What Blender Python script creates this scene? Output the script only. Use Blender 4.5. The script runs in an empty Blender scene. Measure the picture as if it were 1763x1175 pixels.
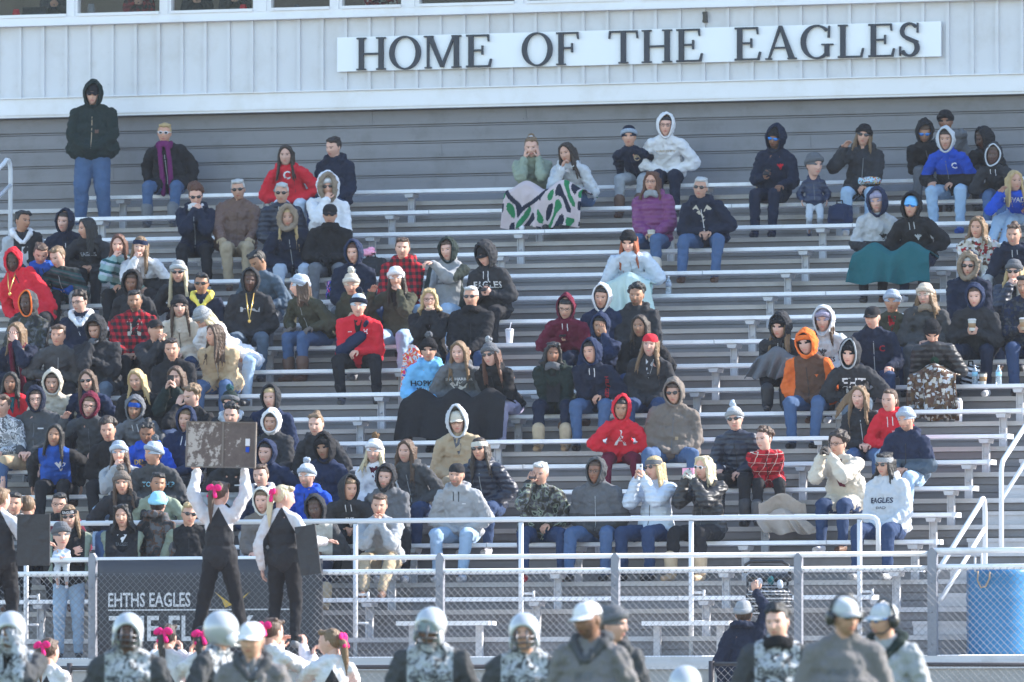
import bpy, math, random
import numpy as np
from math import radians as R, sin, cos, pi
from mathutils import Vector as V, Matrix as M, Euler

sc = bpy.context.scene
C = sc.collection
# ------------------------------------------------------------------ camera
FPX, YAW, PITCH = 15056.6, 0.315614, 0.047238
CZ = 0.8
cam = bpy.data.objects.new('camera', bpy.data.cameras.new('camera'))
C.objects.link(cam)
cam.location = (0, 0, CZ)
cam.rotation_euler = (pi/2 + PITCH, 0, YAW)
cam.data.sensor_width = 36
cam.data.lens = FPX/1763*36
cam.data.clip_start = 1
cam.data.clip_end = 3000
cam.data.dof.use_dof = True
cam.data.dof.focus_distance = 94.5
cam.data.dof.aperture_fstop = 4.5
sc.camera = cam
CR = cam.rotation_euler.to_matrix()

# ------------------------------------------------------------------ light
SUN_DIR = V((0.80, 0.46, 0.55)).normalized()       # towards the sun: behind the stands, right
w = bpy.data.worlds.new('World'); sc.world = w; w.use_nodes = True
nt = w.node_tree; bg = nt.nodes['Background']
sky = nt.nodes.new('ShaderNodeTexSky'); sky.sky_type = 'NISHITA'; sky.sun_disc = False
sky.sun_elevation = math.asin(SUN_DIR.z)
sky.sun_rotation = math.atan2(SUN_DIR.x, SUN_DIR.y)
sky.air_density = 1.3; sky.dust_density = 0.4; sky.ozone_density = 2.2
nt.links.new(sky.outputs[0], bg.inputs[0]); bg.inputs[1].default_value = 0.15
sl = bpy.data.lights.new('sun', 'SUN'); sl.energy = 4.0; sl.angle = R(0.5); sl.color = (1.0, .94, .86)
so = bpy.data.objects.new('sun', sl); C.objects.link(so)
so.rotation_euler = SUN_DIR.to_track_quat('Z', 'Y').to_euler(); so.location = (0, 60, 60)
sc.view_settings.view_transform = 'Standard'; sc.view_settings.look = 'None'
sc.view_settings.exposure = 1.66; sc.view_settings.gamma = 1
sc.cycles.max_bounces = 6; sc.cycles.transparent_max_bounces = 16

# ------------------------------------------------------------------ geometry constants (fitted from the photo)
Y0, Z0, RUN, RISE, XEND = 89.30, 2.27 + CZ, 0.7298, 0.305, -24.448
def rowY(k): return Y0 + k*RUN
def rowZ(k): return Z0 + k*RISE
def ray(px, py): return CR @ V(((px - 881.5)/FPX, (587.5 - py)/FPX, -1))
def at(px, py, Y):
    d = ray(px, py); t = Y/d.y
    return V((d.x*t, Y, CZ + d.z*t))
def pxof(p):
    q = CR.transposed() @ (V(p) - V((0, 0, CZ)))
    return 881.5 + FPX*q.x/-q.z, 587.5 - FPX*q.y/-q.z
XL = at(138, 338, rowY(15)).x       # left end of the benches

# ------------------------------------------------------------------ colours and materials
COL = dict(white=(.67,.66,.69), offwhite=(.56,.54,.49), cream=(.52,.47,.40), black=(.018,.018,.021), soft=(.03,.031,.036), char=(.062,.064,.07),
  navy=(.016,.025,.06), dnavy=(.014,.019,.038), blue=(.02,.09,.42), royal=(.015,.07,.45), red=(.55,.02,.035), dred=(.33,.02,.03), maroon=(.11,.012,.03),
  purple=(.16,.025,.12), grey=(.30,.31,.33), lgrey=(.46,.48,.52), dgrey=(.12,.125,.14), sage=(.24,.28,.22), olive=(.05,.05,.035), green=(.02,.065,.045), forest=(.016,.026,.025),
  teal=(.015,.10,.115), tan=(.42,.31,.20), khaki=(.36,.28,.19), brown=(.12,.065,.045), leather=(.13,.075,.058), taupe=(.16,.135,.12), beige=(.55,.47,.39),
  jeans=(.062,.105,.20), djeans=(.026,.045,.10), ljeans=(.27,.37,.50), gjeans=(.08,.11,.15), orange=(.75,.16,.035), yellow=(.75,.62,.12), lblue=(.16,.42,.72), sky=(.30,.62,.80),
  pink=(.85,.35,.48), hotpink=(.75,.02,.17), ltpurple=(.31,.29,.40), silver=(.44,.45,.48), mint=(.28,.42,.42), dteal=(.03,.09,.10), gold=(.6,.4,.1), skyg=(.33,.38,.47), powder=(.47,.53,.62),
  hblack=(.012,.011,.012), hdark=(.028,.018,.014), hbrown=(.07,.04,.026), hlight=(.16,.10,.055), hblond=(.42,.30,.15), hpale=(.55,.46,.30), hgrey=(.42,.42,.42), hred=(.28,.075,.03), hauburn=(.09,.035,.02),
  lime=(.35,.7,.1), cgrey=(.15,.142,.145), fur=(.27,.21,.16), cork=(.35,.22,.12))
SKIN = [(.62,.36,.28), (.52,.29,.21), (.36,.19,.12), (.22,.11,.07), (.09,.045,.032)]
MATS = {}
def nodes(m):
    m.use_nodes = True; n = m.node_tree.nodes; return n, m.node_tree.links, n['Principled BSDF']
def ramp(n, L, fac, stops, const=True):
    r = n.new('ShaderNodeValToRGB'); r.color_ramp.interpolation = 'CONSTANT' if const else 'LINEAR'
    e = r.color_ramp.elements
    while len(e) < len(stops): e.new(.5)
    for i, (p, c) in enumerate(stops): e[i].position = p; e[i].color = (*c, 1)
    L.new(fac, r.inputs[0]); return r.outputs[0]
def mat(name, col, rough=.8, metal=0, bump=0, bscale=30, var=.12, stretch=None, spec=.3):
    key = (name, col if isinstance(col, tuple) else str(col), rough, metal, bump, bscale, stretch)
    if key in MATS: return MATS[key]
    m = bpy.data.materials.new(name); n, L, b = nodes(m)
    b.inputs['Roughness'].default_value = rough; b.inputs['Metallic'].default_value = metal
    b.inputs['Specular IOR Level'].default_value = spec
    tc = n.new('ShaderNodeTexCoord'); mp = n.new('ShaderNodeMapping'); L.new(tc.outputs['Object'], mp.inputs[0])
    if stretch: mp.inputs['Scale'].default_value = stretch
    no = n.new('ShaderNodeTexNoise'); no.inputs['Scale'].default_value = bscale; no.inputs['Detail'].default_value = 3
    L.new(mp.outputs[0], no.inputs['Vector'])
    n2 = n.new('ShaderNodeTexNoise'); n2.inputs['Scale'].default_value = max(1.2, bscale*.2); L.new(mp.outputs[0], n2.inputs['Vector'])
    mx = n.new('ShaderNodeMix'); mx.data_type = 'RGBA'
    c = col
    mx.inputs[6].default_value = (*[x*(1-var) for x in c], 1); mx.inputs[7].default_value = (*[min(1, x*(1+var)) for x in c], 1)
    L.new(n2.outputs['Fac'], mx.inputs[0]); L.new(mx.outputs[2], b.inputs['Base Color'])
    if name in ('aluminium', 'weathered_aluminium', 'grey_plank', 'white_metal_siding', 'white_fascia', 'concrete'):
        n3 = n.new('ShaderNodeTexNoise'); n3.inputs['Scale'].default_value = 2.2; n3.inputs['Detail'].default_value = 6; n3.inputs['Roughness'].default_value = .7
        L.new(tc.outputs['Object'], n3.inputs['Vector'])
        amt = .80 if 'white' not in name else .93
        d = ramp(n, L, n3.outputs['Fac'], [(0, (1, 1, 1)), (.50, (1, 1, 1)), (.72, (amt*.98, amt*.96, amt*.93))], False)
        m2 = n.new('ShaderNodeMix'); m2.data_type = 'RGBA'; m2.blend_type = 'MULTIPLY'; m2.inputs[0].default_value = 1
        L.new(mx.outputs[2], m2.inputs[6]); L.new(d, m2.inputs[7]); L.new(m2.outputs[2], b.inputs['Base Color'])
    if bump:
        bp = n.new('ShaderNodeBump'); bp.inputs['Strength'].default_value = bump; bp.inputs['Distance'].default_value = .02
        L.new(no.outputs['Fac'], bp.inputs['Height']); L.new(bp.outputs[0], b.inputs['Normal'])
        if name.endswith(('_cloth', '_leather')): creases(n, L, tc.outputs['Object'], bp, b)
    MATS[key] = m; return m
def creases(n, L, co, bp, b):
    r = n.new('ShaderNodeTexNoise'); r.noise_type = 'RIDGED_MULTIFRACTAL'; r.inputs['Scale'].default_value = 5.5; r.inputs['Detail'].default_value = 2; r.inputs['Distortion'].default_value = .8
    L.new(co, r.inputs['Vector']); b2 = n.new('ShaderNodeBump'); b2.inputs['Strength'].default_value = .8; b2.inputs['Distance'].default_value = .03
    L.new(r.outputs['Fac'], b2.inputs['Height']); L.new(bp.outputs[0], b2.inputs['Normal']); L.new(b2.outputs[0], b.inputs['Normal'])
def mathn(n, L, op, a, b=None, c=None):
    x = n.new('ShaderNodeMath'); x.operation = op
    for i, v in enumerate((a, b, c)):
        if v is None: continue
        if isinstance(v, (int, float)): x.inputs[i].default_value = v
        else: L.new(v, x.inputs[i])
    return x.outputs[0]
def pattern(kind, cols):
    """procedural cloth patterns in the piece's own object space"""
    key = (kind, tuple(cols))
    if key in MATS: return MATS[key]
    cs = [COL[c] for c in cols]
    m = bpy.data.materials.new(kind + '_cloth'); n, L, b = nodes(m); b.inputs['Roughness'].default_value = .88; b.inputs['Specular IOR Level'].default_value = .2
    tc = n.new('ShaderNodeTexCoord'); sp = n.new('ShaderNodeSeparateXYZ'); L.new(tc.outputs['Object'], sp.inputs[0])
    x, y, z = sp.outputs
    nz = n.new('ShaderNodeTexNoise'); nz.inputs['Scale'].default_value = 22; nz.inputs['Detail'].default_value = 3; L.new(tc.outputs['Object'], nz.inputs[0])
    def stripe(v, f, t, off=0): return mathn(n, L, 'LESS_THAN', mathn(n, L, 'FRACT', mathn(n, L, 'ADD', mathn(n, L, 'MULTIPLY', v, f), off)), t)
    if kind == 'plaid':      # buffalo check
        a = mathn(n, L, 'ADD', stripe(mathn(n, L, 'ADD', x, mathn(n, L, 'MULTIPLY', y, .7)), 13, .5), stripe(z, 13, .5))
        out = ramp(n, L, mathn(n, L, 'MULTIPLY', a, .5), [(0, cs[0]), (.3, tuple((p+q)/2.6 for p, q in zip(cs[0], cs[1]))), (.8, cs[1])])
    elif kind == 'tartan':
        xx = mathn(n, L, 'ADD', x, mathn(n, L, 'MULTIPLY', y, .6)); zz = mathn(n, L, 'SUBTRACT', z, mathn(n, L, 'MULTIPLY', y, .3))
        a = mathn(n, L, 'ADD', stripe(xx, 9, .32), stripe(zz, 9, .32))
        o1 = ramp(n, L, mathn(n, L, 'MULTIPLY', a, .5), [(0, cs[0]), (.3, tuple(p*.45 for p in cs[0])), (.8, cs[1])])
        b2 = mathn(n, L, 'MAXIMUM', stripe(xx, 9, .05, .6), stripe(zz, 9, .05, .6))
        mx = n.new('ShaderNodeMix'); mx.data_type = 'RGBA'; L.new(b2, mx.inputs[0]); L.new(o1, mx.inputs[6]); mx.inputs[7].default_value = (*cs[2], 1); out = mx.outputs[2]
    elif kind == 'camo':
        nz2 = n.new('ShaderNodeTexNoise'); nz2.inputs['Scale'].default_value = 13; nz2.inputs['Detail'].default_value = 2; nz2.inputs['Distortion'].default_value = .6
        L.new(tc.outputs['Object'], nz2.inputs[0])
        st = [(0, cs[0])] + [(.42 + .07*i, cs[1 + i]) for i in range(len(cs) - 1)]
        out = ramp(n, L, nz2.outputs['Fac'], st)
    elif kind == 'knit':     # horizontal bands
        f = mathn(n, L, 'FRACT', mathn(n, L, 'MULTIPLY', mathn(n, L, 'ADD', z, .5), 1/.075))
        out = ramp(n, L, f, [(i/len(cs), c) for i, c in enumerate(cs)])
    elif kind == 'stripes':
        f = mathn(n, L, 'FRACT', mathn(n, L, 'MULTIPLY', mathn(n, L, 'ADD', mathn(n, L, 'ADD', z, mathn(n, L, 'MULTIPLY', x, .25)), mathn(n, L, 'MULTIPLY', nz.outputs['Fac'], .02)), 1/.13))
        out = ramp(n, L, f, [(i/len(cs), c) for i, c in enumerate(cs)])
    elif kind == 'sleeves':  # body colour, then sleeve colour
        a = mathn(n, L, 'GREATER_THAN', mathn(n, L, 'ABSOLUTE', x), .172)
        out = ramp(n, L, a, [(0, cs[0]), (.5, cs[1])])
    elif kind == 'yoke':     # upper colour above, lower colour below
        a = mathn(n, L, 'GREATER_THAN', mathn(n, L, 'ADD', z, mathn(n, L, 'MULTIPLY', y, -.2)), .34)
        out = ramp(n, L, a, [(0, cs[1]), (.5, cs[0])])
    elif kind == 'jersey':   # mottled print on the front, dark shoulders
        nz2 = n.new('ShaderNodeTexNoise'); nz2.inputs['Scale'].default_value = 17; nz2.inputs['Detail'].default_value = 4; nz2.inputs['Distortion'].default_value = 1.2
        L.new(tc.outputs['Object'], nz2.inputs[0])
        o1 = ramp(n, L, nz2.outputs['Fac'], [(0, cs[1]), (.44, cs[2]), (.52, cs[0])])
        a = mathn(n, L, 'GREATER_THAN', mathn(n, L, 'ABSOLUTE', x), .165)
        mx = n.new('ShaderNodeMix'); mx.data_type = 'RGBA'; L.new(a, mx.inputs[0]); L.new(o1, mx.inputs[6]); mx.inputs[7].default_value = (*cs[1], 1); out = mx.outputs[2]
    elif kind == 'raglan':   # dark vest, light sleeves and yoke
        a = mathn(n, L, 'GREATER_THAN', mathn(n, L, 'ADD', mathn(n, L, 'ABSOLUTE', x), mathn(n, L, 'MULTIPLY', mathn(n, L, 'MAXIMUM', mathn(n, L, 'SUBTRACT', z, 1.03), 0), .55)), .178)
        out = ramp(n, L, a, [(0, cs[0]), (.5, cs[1])])
    elif kind == 'patchwork':
        vo = n.new('ShaderNodeTexVoronoi'); vo.distance = 'CHEBYCHEV'; vo.inputs['Scale'].default_value = 30; L.new(tc.outputs['Object'], vo.inputs['Vector'])
        s2 = n.new('ShaderNodeSeparateXYZ'); L.new(vo.outputs['Color'], s2.inputs[0])
        out = ramp(n, L, s2.outputs[0], [(i/len(cs), c) for i, c in enumerate(cs)])
    elif kind == 'swirl':
        wv = n.new('ShaderNodeTexNoise'); wv.inputs['Scale'].default_value = 7; wv.inputs['Distortion'].default_value = 3; L.new(tc.outputs['Object'], wv.inputs['Vector'])
        out = ramp(n, L, wv.outputs['Fac'], [(.30 + .07*i if i else 0, c) for i, c in enumerate(cs)])
    mx = n.new('ShaderNodeMix'); mx.data_type = 'RGBA'; mx.blend_type = 'MULTIPLY'; mx.inputs[0].default_value = .35
    L.new(out, mx.inputs[6]); L.new(nz.outputs['Fac'], mx.inputs[7])
    ad = n.new('ShaderNodeMix'); ad.data_type = 'RGBA'; ad.blend_type = 'MULTIPLY'; ad.inputs[0].default_value = 0
    L.new(mx.outputs[2], b.inputs['Base Color'])
    bp = n.new('ShaderNodeBump'); bp.inputs['Strength'].default_value = .35; bp.inputs['Distance'].default_value = .02
    L.new(nz.outputs['Fac'], bp.inputs['Height']); L.new(bp.outputs[0], b.inputs['Normal']); creases(n, L, tc.outputs['Object'], bp, b)
    MATS[key] = m; return m
def cloth(spec, kind='cloth'):
    """'navy' or 'plaid/red/black'"""
    if '/' in spec:
        p = spec.split('/'); return pattern(p[0], p[1:])
    if kind == 'puffer': return puffer(spec)
    r = .55 if kind == 'leather' else .88
    return mat(spec + '_' + kind, COL[spec], r, 0, .45, 16, .14, None, .35 if kind == 'leather' else .15)
def puffer(spec):
    key = ('puffer', spec)
    if key in MATS: return MATS[key]
    m = bpy.data.materials.new(spec + '_puffer'); n, L, b = nodes(m); c = COL[spec]
    b.inputs['Base Color'].default_value = (*c, 1); b.inputs['Roughness'].default_value = .5
    tc = n.new('ShaderNodeTexCoord'); wv = n.new('ShaderNodeTexWave'); wv.bands_direction = 'Z'; wv.inputs['Scale'].default_value = 5.5; wv.inputs['Distortion'].default_value = 1.2
    wv.inputs['Detail'].default_value = 2; L.new(tc.outputs['Object'], wv.inputs['Vector'])
    bp = n.new('ShaderNodeBump'); bp.inputs['Strength'].default_value = .45; bp.inputs['Distance'].default_value = .02
    L.new(wv.outputs['Fac'], bp.inputs['Height']); L.new(bp.outputs[0], b.inputs['Normal'])
    MATS[key] = m; return m
def hairm(c): return mat(c + '_hair', COL[c], .55, 0, .9, 55, .35, (1, 1, .12), .4)
def knitm(spec):
    if '/' in spec: return cloth(spec)
    return mat(spec + '_knit', COL[spec], .92, 0, .8, 90, .1, None, .1)
def skinm(i, v=0): return mat('skin', tuple(c*(1, .88, 1.06)[v]*((1, 1, 1) if v < 2 else (1, .95, .92))[q] for q, c in enumerate(SKIN[i])), .5, 0, .08, 40, .07, None, .35)
alu = mat('aluminium', (.80,.785,.80), .38, 0, .1, 9, .17, (.6, 4, 4), .5)
alud = mat('weathered_aluminium', (.47,.46,.475), .5, 0, .15, 8, .22, (.4, 4, 4), .5)
galv = mat('galvanised_steel', (.23,.24,.28), .5, .2, .1, 14, .16, None, .5)
whitep = mat('white_painted_steel', (.60,.61,.64), .4, 0, .05, 10, .05, None, .5)
siding = mat('grey_plank', (.200,.195,.210), .6, .1, .1, 5, .17, (.25, 3, 6), .4)
sidewh = mat('white_metal_siding', (.62,.615,.64), .55, 0, .04, 4, .08, (1, 1, .3), .4)
fasc = mat('white_fascia', (.76,.75,.775), .5, 0, .03, 3, .04, None, .4)
signm = mat('sign_panel', (.82,.83,.86), .45, 0, .02, 3, .03, None, .4)
letterm = mat('sign_letter', (.028,.033,.048), .5, 0, .05, 30, .1, None, .4)
concrete = mat('concrete', (.32,.31,.30), .9, 0, .3, 9, .15)
plastic_b = mat('black_plastic', (.015,.015,.017), .35, 0, 0, 10, .05, None, .5)
glass_d = mat('dark_lens', (.012,.012,.016), .08, 0, 0, 10, .05, None, .8)
glass_bl = mat('blue_mirror_lens', (.03,.2,.6), .08, .6, 0, 10, .1, None, .8)

# ------------------------------------------------------------------ mesh builder
class MB:
    def __init__(s): s.v = []; s.f = []; s.m = []; s.n = 0
    def add(s, v, f, m=0):
        v = np.asarray(v, float).reshape(-1, 3)
        s.v.append(v); s.f += [tuple(i + s.n for i in q) for q in f]; s.m += ([m]*len(f) if isinstance(m, int) else list(m)); s.n += len(v)
        return s
    def box(s, c, d, R_=None, m=0):
        v = np.array([(x, y, z) for x in (-.5, .5) for y in (-.5, .5) for z in (-.5, .5)])*np.array(d)
        if R_ is not None: v = v @ np.array(R_).T
        return s.add(v + np.array(c), [(0,1,3,2),(4,6,7,5),(0,4,5,1),(2,3,7,6),(0,2,6,4),(1,5,7,3)], m)
    def cap(s, a, ra, b, rb, n=12, h=3, m=0, flat=None):
        a = np.array(a, float); b = np.array(b, float); d = b - a; l = np.linalg.norm(d)
        d = d/l if l > 1e-6 else np.array([0, 0, 1.])
        u = np.cross(d, (0, 0, 1.)) if abs(d[2]) < .9 else np.cross(d, (1., 0, 0)); u /= np.linalg.norm(u); w_ = np.cross(d, u)
        rings = []
        for i in range(h + 1):
            t = -pi/2 + (pi/2)*i/h
            rings.append((a + d*ra*sin(t), max(ra*cos(t), 1e-4)))
        for i in range(h + 1):
            t = (pi/2)*i/h
            rings.append((b + d*rb*sin(t), max(rb*cos(t), 1e-4)))
        an = np.arange(n)*2*pi/n; cs = np.outer(np.cos(an), u) + np.outer(np.sin(an), w_)*(flat or 1)
        v = np.concatenate([c + cs*r for c, r in rings]); f = []
        k = len(rings)
        for i in range(k - 1):
            for j in range(n): f.append((i*n + j, i*n + (j+1) % n, (i+1)*n + (j+1) % n, (i+1)*n + j))
        f.append(tuple(range(n))[::-1]); f.append(tuple(range((k-1)*n, k*n)))
        return s.add(v, f, m)
    def chain(s, pts, n=10, m=0):
        for (a, ra), (b, rb) in zip(pts[:-1], pts[1:]): s.cap(a, ra, b, rb, n, 3, m)
        return s
    def ell(s, c, r, R_=None, n=16, k=10, m=0):
        th = np.linspace(-pi/2, pi/2, k + 1); v = []; f = []
        for t in th:
            for j in range(n):
                a = 2*pi*j/n; cc = max(cos(t), 1e-3); v.append((cc*cos(a)*r[0], cc*sin(a)*r[1], sin(t)*r[2]))
        v = np.array(v)
        if R_ is not None: v = v @ np.array(R_).T
        for i in range(k):
            for j in range(n): f.append((i*n + j, i*n + (j+1) % n, (i+1)*n + (j+1) % n, (i+1)*n + j))
        f.append(tuple(range(n))[::-1]); f.append(tuple(range(k*n, (k+1)*n)))
        return s.add(v + np.array(c), f, m)
    def tube(s, pts, r, n=10, m=0, closed=False):
        """swept tube along points, r scalar or list"""
        P = [np.array(p, float) for p in pts]; N = len(P); rr = r if hasattr(r, '__len__') else [r]*N
        v = []; f = []; u = None
        for i in range(N):
            d = P[(i+1) % N] - P[i-1] if (closed or 0 < i < N-1) else (P[1] - P[0] if i == 0 else P[-1] - P[-2])
            d = d/(np.linalg.norm(d) + 1e-9)
            if u is None: u = np.cross(d, (0, 0, 1.)) if abs(d[2]) < .9 else np.cross(d, (1., 0, 0))
            u = u - d*np.dot(u, d); u /= (np.linalg.norm(u) + 1e-9); w_ = np.cross(d, u)
            for j in range(n): a = 2*pi*j/n; v.append(P[i] + (u*cos(a) + w_*sin(a))*rr[i])
        for i in range(N if closed else N-1):
            for j in range(n): f.append((i*n + j, i*n + (j+1) % n, ((i+1) % N)*n + (j+1) % n, ((i+1) % N)*n + j))
        if not closed: f.append(tuple(range(n))[::-1]); f.append(tuple(range((N-1)*n, N*n)))
        return s.add(v, f, m)
    def prism(s, poly, y0, y1, m=0):
        n = len(poly); v = [(x, y0, z) for x, z in poly] + [(x, y1, z) for x, z in poly]
        f = [tuple(range(n)), tuple(range(n, 2*n))[::-1]] + [(i, i + n, (i+1) % n + n, (i+1) % n) for i in range(n)]
        return s.add(v, f, m)
def obj(name, mb, mats, parent=None, mtx=None, smooth=True):
    me = bpy.data.meshes.new(name)
    v = np.concatenate(mb.v) if mb.v else np.zeros((0, 3))
    me.from_pydata(v.tolist(), [], mb.f)
    if not isinstance(mats, (list, tuple)): mats = [mats]
    for m in mats: me.materials.append(m)
    if any(mb.m): me.polygons.foreach_set('material_index', mb.m)
    me.polygons.foreach_set('use_smooth', [smooth]*len(me.polygons))
    me.update()
    o = bpy.data.objects.new(name, me); C.objects.link(o)
    if parent is not None: o.parent = parent
    if mtx is not None: o.matrix_local = mtx
    return o
def remesh(o, vox=.014, sm=4, disp=.012, size=.10):
    r = o.modifiers.new('remesh', 'REMESH'); r.mode = 'VOXEL'; r.voxel_size = vox; r.use_smooth_shade = True
    s_ = o.modifiers.new('smooth', 'SMOOTH'); s_.factor = .6; s_.iterations = sm
    if disp:
        d = o.modifiers.new('folds', 'DISPLACE'); d.texture = foldtex(size); d.strength = disp; d.mid_level = .5; d.texture_coords = 'GLOBAL'
    return o
_ft = {}
def foldtex(size):
    if size not in _ft:
        t = bpy.data.textures.new('folds_%g' % size, 'CLOUDS'); t.noise_scale = size; t.noise_depth = 2; _ft[size] = t
    return _ft[size]
def tag(o, label, cat=None, group=None, kind=None):
    if label: o['label'] = label
    if cat: o['category'] = cat
    if group: o['group'] = group
    if kind: o['kind'] = kind
    return o
def empty(name, loc, label, cat, group=None, rz=0):
    o = bpy.data.objects.new(name, None); C.objects.link(o); o.location = loc; o.rotation_euler = (0, 0, rz)
    return tag(o, label, cat, group)
def struct(name, mb, m, smooth=False):
    o = obj(name, mb, m, smooth=smooth); o['kind'] = 'structure'; return o
# text is turned into mesh data first, while the scene is nearly empty
def textmesh(s_, size=1, bold=0, narrow=1):
    c = bpy.data.curves.new('text', 'FONT'); c.body = s_; c.size = size; c.align_x = 'CENTER'; c.align_y = 'CENTER'; c.offset = bold; c.resolution_u = 2
    o = bpy.data.objects.new('text', c); C.objects.link(o)
    dg = bpy.context.evaluated_depsgraph_get(); me = bpy.data.meshes.new_from_object(o.evaluated_get(dg))
    v = np.zeros(len(me.vertices)*3); me.vertices.foreach_get('co', v); v = v.reshape(-1, 3)
    f = [tuple(p.vertices) for p in me.polygons]
    bpy.data.objects.remove(o); bpy.data.curves.remove(c); bpy.data.meshes.remove(me)
    return v*np.array([narrow, 1, 1]), f
TXT = {}
for s_ in ['EAGLES', 'EHT', 'HOPKINS', 'BLUE JAYS', 'HILFIGER', 'NEVADA', 'DELTA', 'A', 'H', 'EH', 'EGG HARBOR', 'TOWNSHIP', 'FOOTBALL', 'FRIDAY', 'Rams', 'EHTHS EAGLES', 'THE FLOCK', 'PATRIOTS', 'VARSITY', 'C', '1', 'DAD', 'Tyler']:
    TXT[s_] = textmesh(s_, 1, .02 if len(s_) > 1 else .03)
# ------------------------------------------------------------------ people
def head_template():
    lon = np.radians(np.concatenate([np.linspace(-72, 72, 37), np.linspace(72, 288, 19)[1:-1]]))
    zz = np.concatenate([[-.999], np.linspace(-.97, -.72, 5), np.linspace(-.68, .36, 27), np.linspace(.43, .97, 8), [.999]])
    n = len(lon); P = []
    for z in zz:
        c = math.sqrt(max(0, 1 - z*z))
        c = c**.85 if z > 0 else c**.72
        for a in lon: P.append((c*sin(a), -c*cos(a), z))
    P = np.array(P); x = P[:, 0]*.074; y = P[:, 1]*.096; z = P[:, 2]*.117
    t = np.clip(-z/.117, 0, 1); x = x*(1 - .30*t**1.6); back = y > 0; y = np.where(back, y*(1 - .55*t), y*(1 - .06*t))
    fr = np.clip(-P[:, 1], 0, 1)
    nz_ = np.clip((.022 - z)/.047, 0, 1)*(z > -.034) + np.clip((z + .046)/.012, 0, 1)*(z <= -.034)
    y = y - .021*np.exp(-(x/(.009 + .006*nz_))**2)*np.clip(nz_, 0, 1)*fr
    y = y + .010*np.exp(-((np.abs(x) - .030)/.015)**2 - ((z - .010)/.012)**2)*fr
    y = y - .006*np.exp(-((z - .030)/.010)**2)*np.exp(-(x/.045)**2)*fr
    y = y - .007*np.exp(-(x/.020)**2 - ((z + .060)/.011)**2)*fr
    y = y + .004*np.exp(-(x/.022)**2 - ((z + .0595)/.0025)**2)*fr
    y = y + .004*np.exp(-(x/.03)**2 - ((z + .078)/.007)**2)*fr
    y = y - .008*np.exp(-(x/.022)**2 - ((z + .100)/.013)**2)*fr
    y = y - .006*np.exp(-((np.abs(x) - .042)/.018)**2 - ((z + .022)/.02)**2)*fr
    v = np.stack([x, y, z], 1); f = []; m = []
    for i in range(len(zz) - 1):
        for j in range(n):
            q = (i*n + j, i*n + (j+1) % n, (i+1)*n + (j+1) % n, (i+1)*n + j); f.append(q)
            c = v[list(q)].mean(0); k = 0
            if c[1] < -.02:
                ax = abs(c[0])
                e = ((ax - .0305)/.0145)**2 + ((c[2] - .009)/.0062)**2
                if e < 1: k = 3 if abs(ax - .0305) < .0080 else 2
                elif abs(ax - .031) < .018 and .0225 < c[2] + .12*max(0, ax - .035) < .0295: k = 1
                elif (c[0]/.024)**2 + ((c[2] + .0605)/.0075)**2 < 1: k = 4
                elif e < 1.35 and c[2] > .014: k = 1
                if k == 0 and c[2] < -.045 and (c[2] < -.07 or ax > .03 or c[2] > -.052) or (k == 0 and ax > .055 and c[2] < -.01): k = 5
            m.append(k)
    f.append(tuple(range(n))[::-1]); f.append(tuple(range((len(zz)-1)*n, len(zz)*n))); m += [5, 0]
    return v, f, m
HV, HF, HM = head_template()
def xf(v, M4): A = np.array(M4.to_3x3()); return np.asarray(v) @ A.T + np.array(M4.translation)
def ik(a, b, l1, l2, pole):
    a = V(a); b = V(b); d = b - a; L = d.length
    if L > (l1 + l2)*.995: b = a + d*((l1 + l2)*.995/L); d = b - a; L = d.length
    x = (l1*l1 - l2*l2 + L*L)/(2*L); h = math.sqrt(max(l1*l1 - x*x, 1e-6)); u = d/L
    p = V(pole); p = p - u*p.dot(u); p.normalize()
    return a + u*x + p*h, b
def hand(mb, wrist, d, nrm, side, s, curl=.7, spread=.2, grow=1., m=0):
    """palm, four unequal bent fingers and a thumb off the side of the palm; nrm = the way the palm faces"""
    d = V(d).normalized(); nrm = V(nrm); nrm = (nrm - d*nrm.dot(d)); 
    if nrm.length < 1e-3: nrm = V((0, 0, -1)) - d*(-d.z)
    nrm.normalize(); l = d.cross(nrm)*side; g = grow; w_ = V(wrist)
    Rm = M((l, nrm, d)).transposed()
    mb.ell(w_ + d*.045*s, (.040*s*g, .017*s*g, .052*s), Rm, 10, 6, m)
    for i, (o, ln) in enumerate(((-.029, .062), (-.010, .074), (.010, .080), (.028, .070))):
        b0 = w_ + d*(.080 - .004*abs(i - 2))*s + l*o*s
        a1 = curl*.8; d1 = (d*cos(a1) + nrm*sin(a1) + l*o*spread*10).normalized(); a2 = curl*1.9; d2 = (d*cos(a2) + nrm*sin(a2) + l*o*spread*6).normalized()
        b1 = b0 + d1*ln*.55*s; b2 = b1 + d2*ln*.45*s
        mb.cap(b0 - d*.01*s, .0098*s*g, b1, .0088*s*g, 6, 2, m); mb.cap(b1, .0088*s*g, b2, .0072*s*g, 6, 2, m)
    t0 = w_ + d*.025*s + l*.030*s; t1 = t0 + (l*.75 + d*.6 + nrm*.35).normalized()*.038*s; t2 = t1 + (d*.8 + nrm*.5 + l*.1).normalized()*.03*s
    mb.cap(t0, .0125*s*g, t1, .0105*s*g, 6, 2, m); mb.cap(t1, .0105*s*g, t2, .0085*s*g, 6, 2, m)
PEOPLE = {}; ROOTS = []
def parse(t):
    o = {}
    for w_ in t.split():
        k, _, v = w_.partition('='); o[k] = v if v else '1'
    return o
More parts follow.
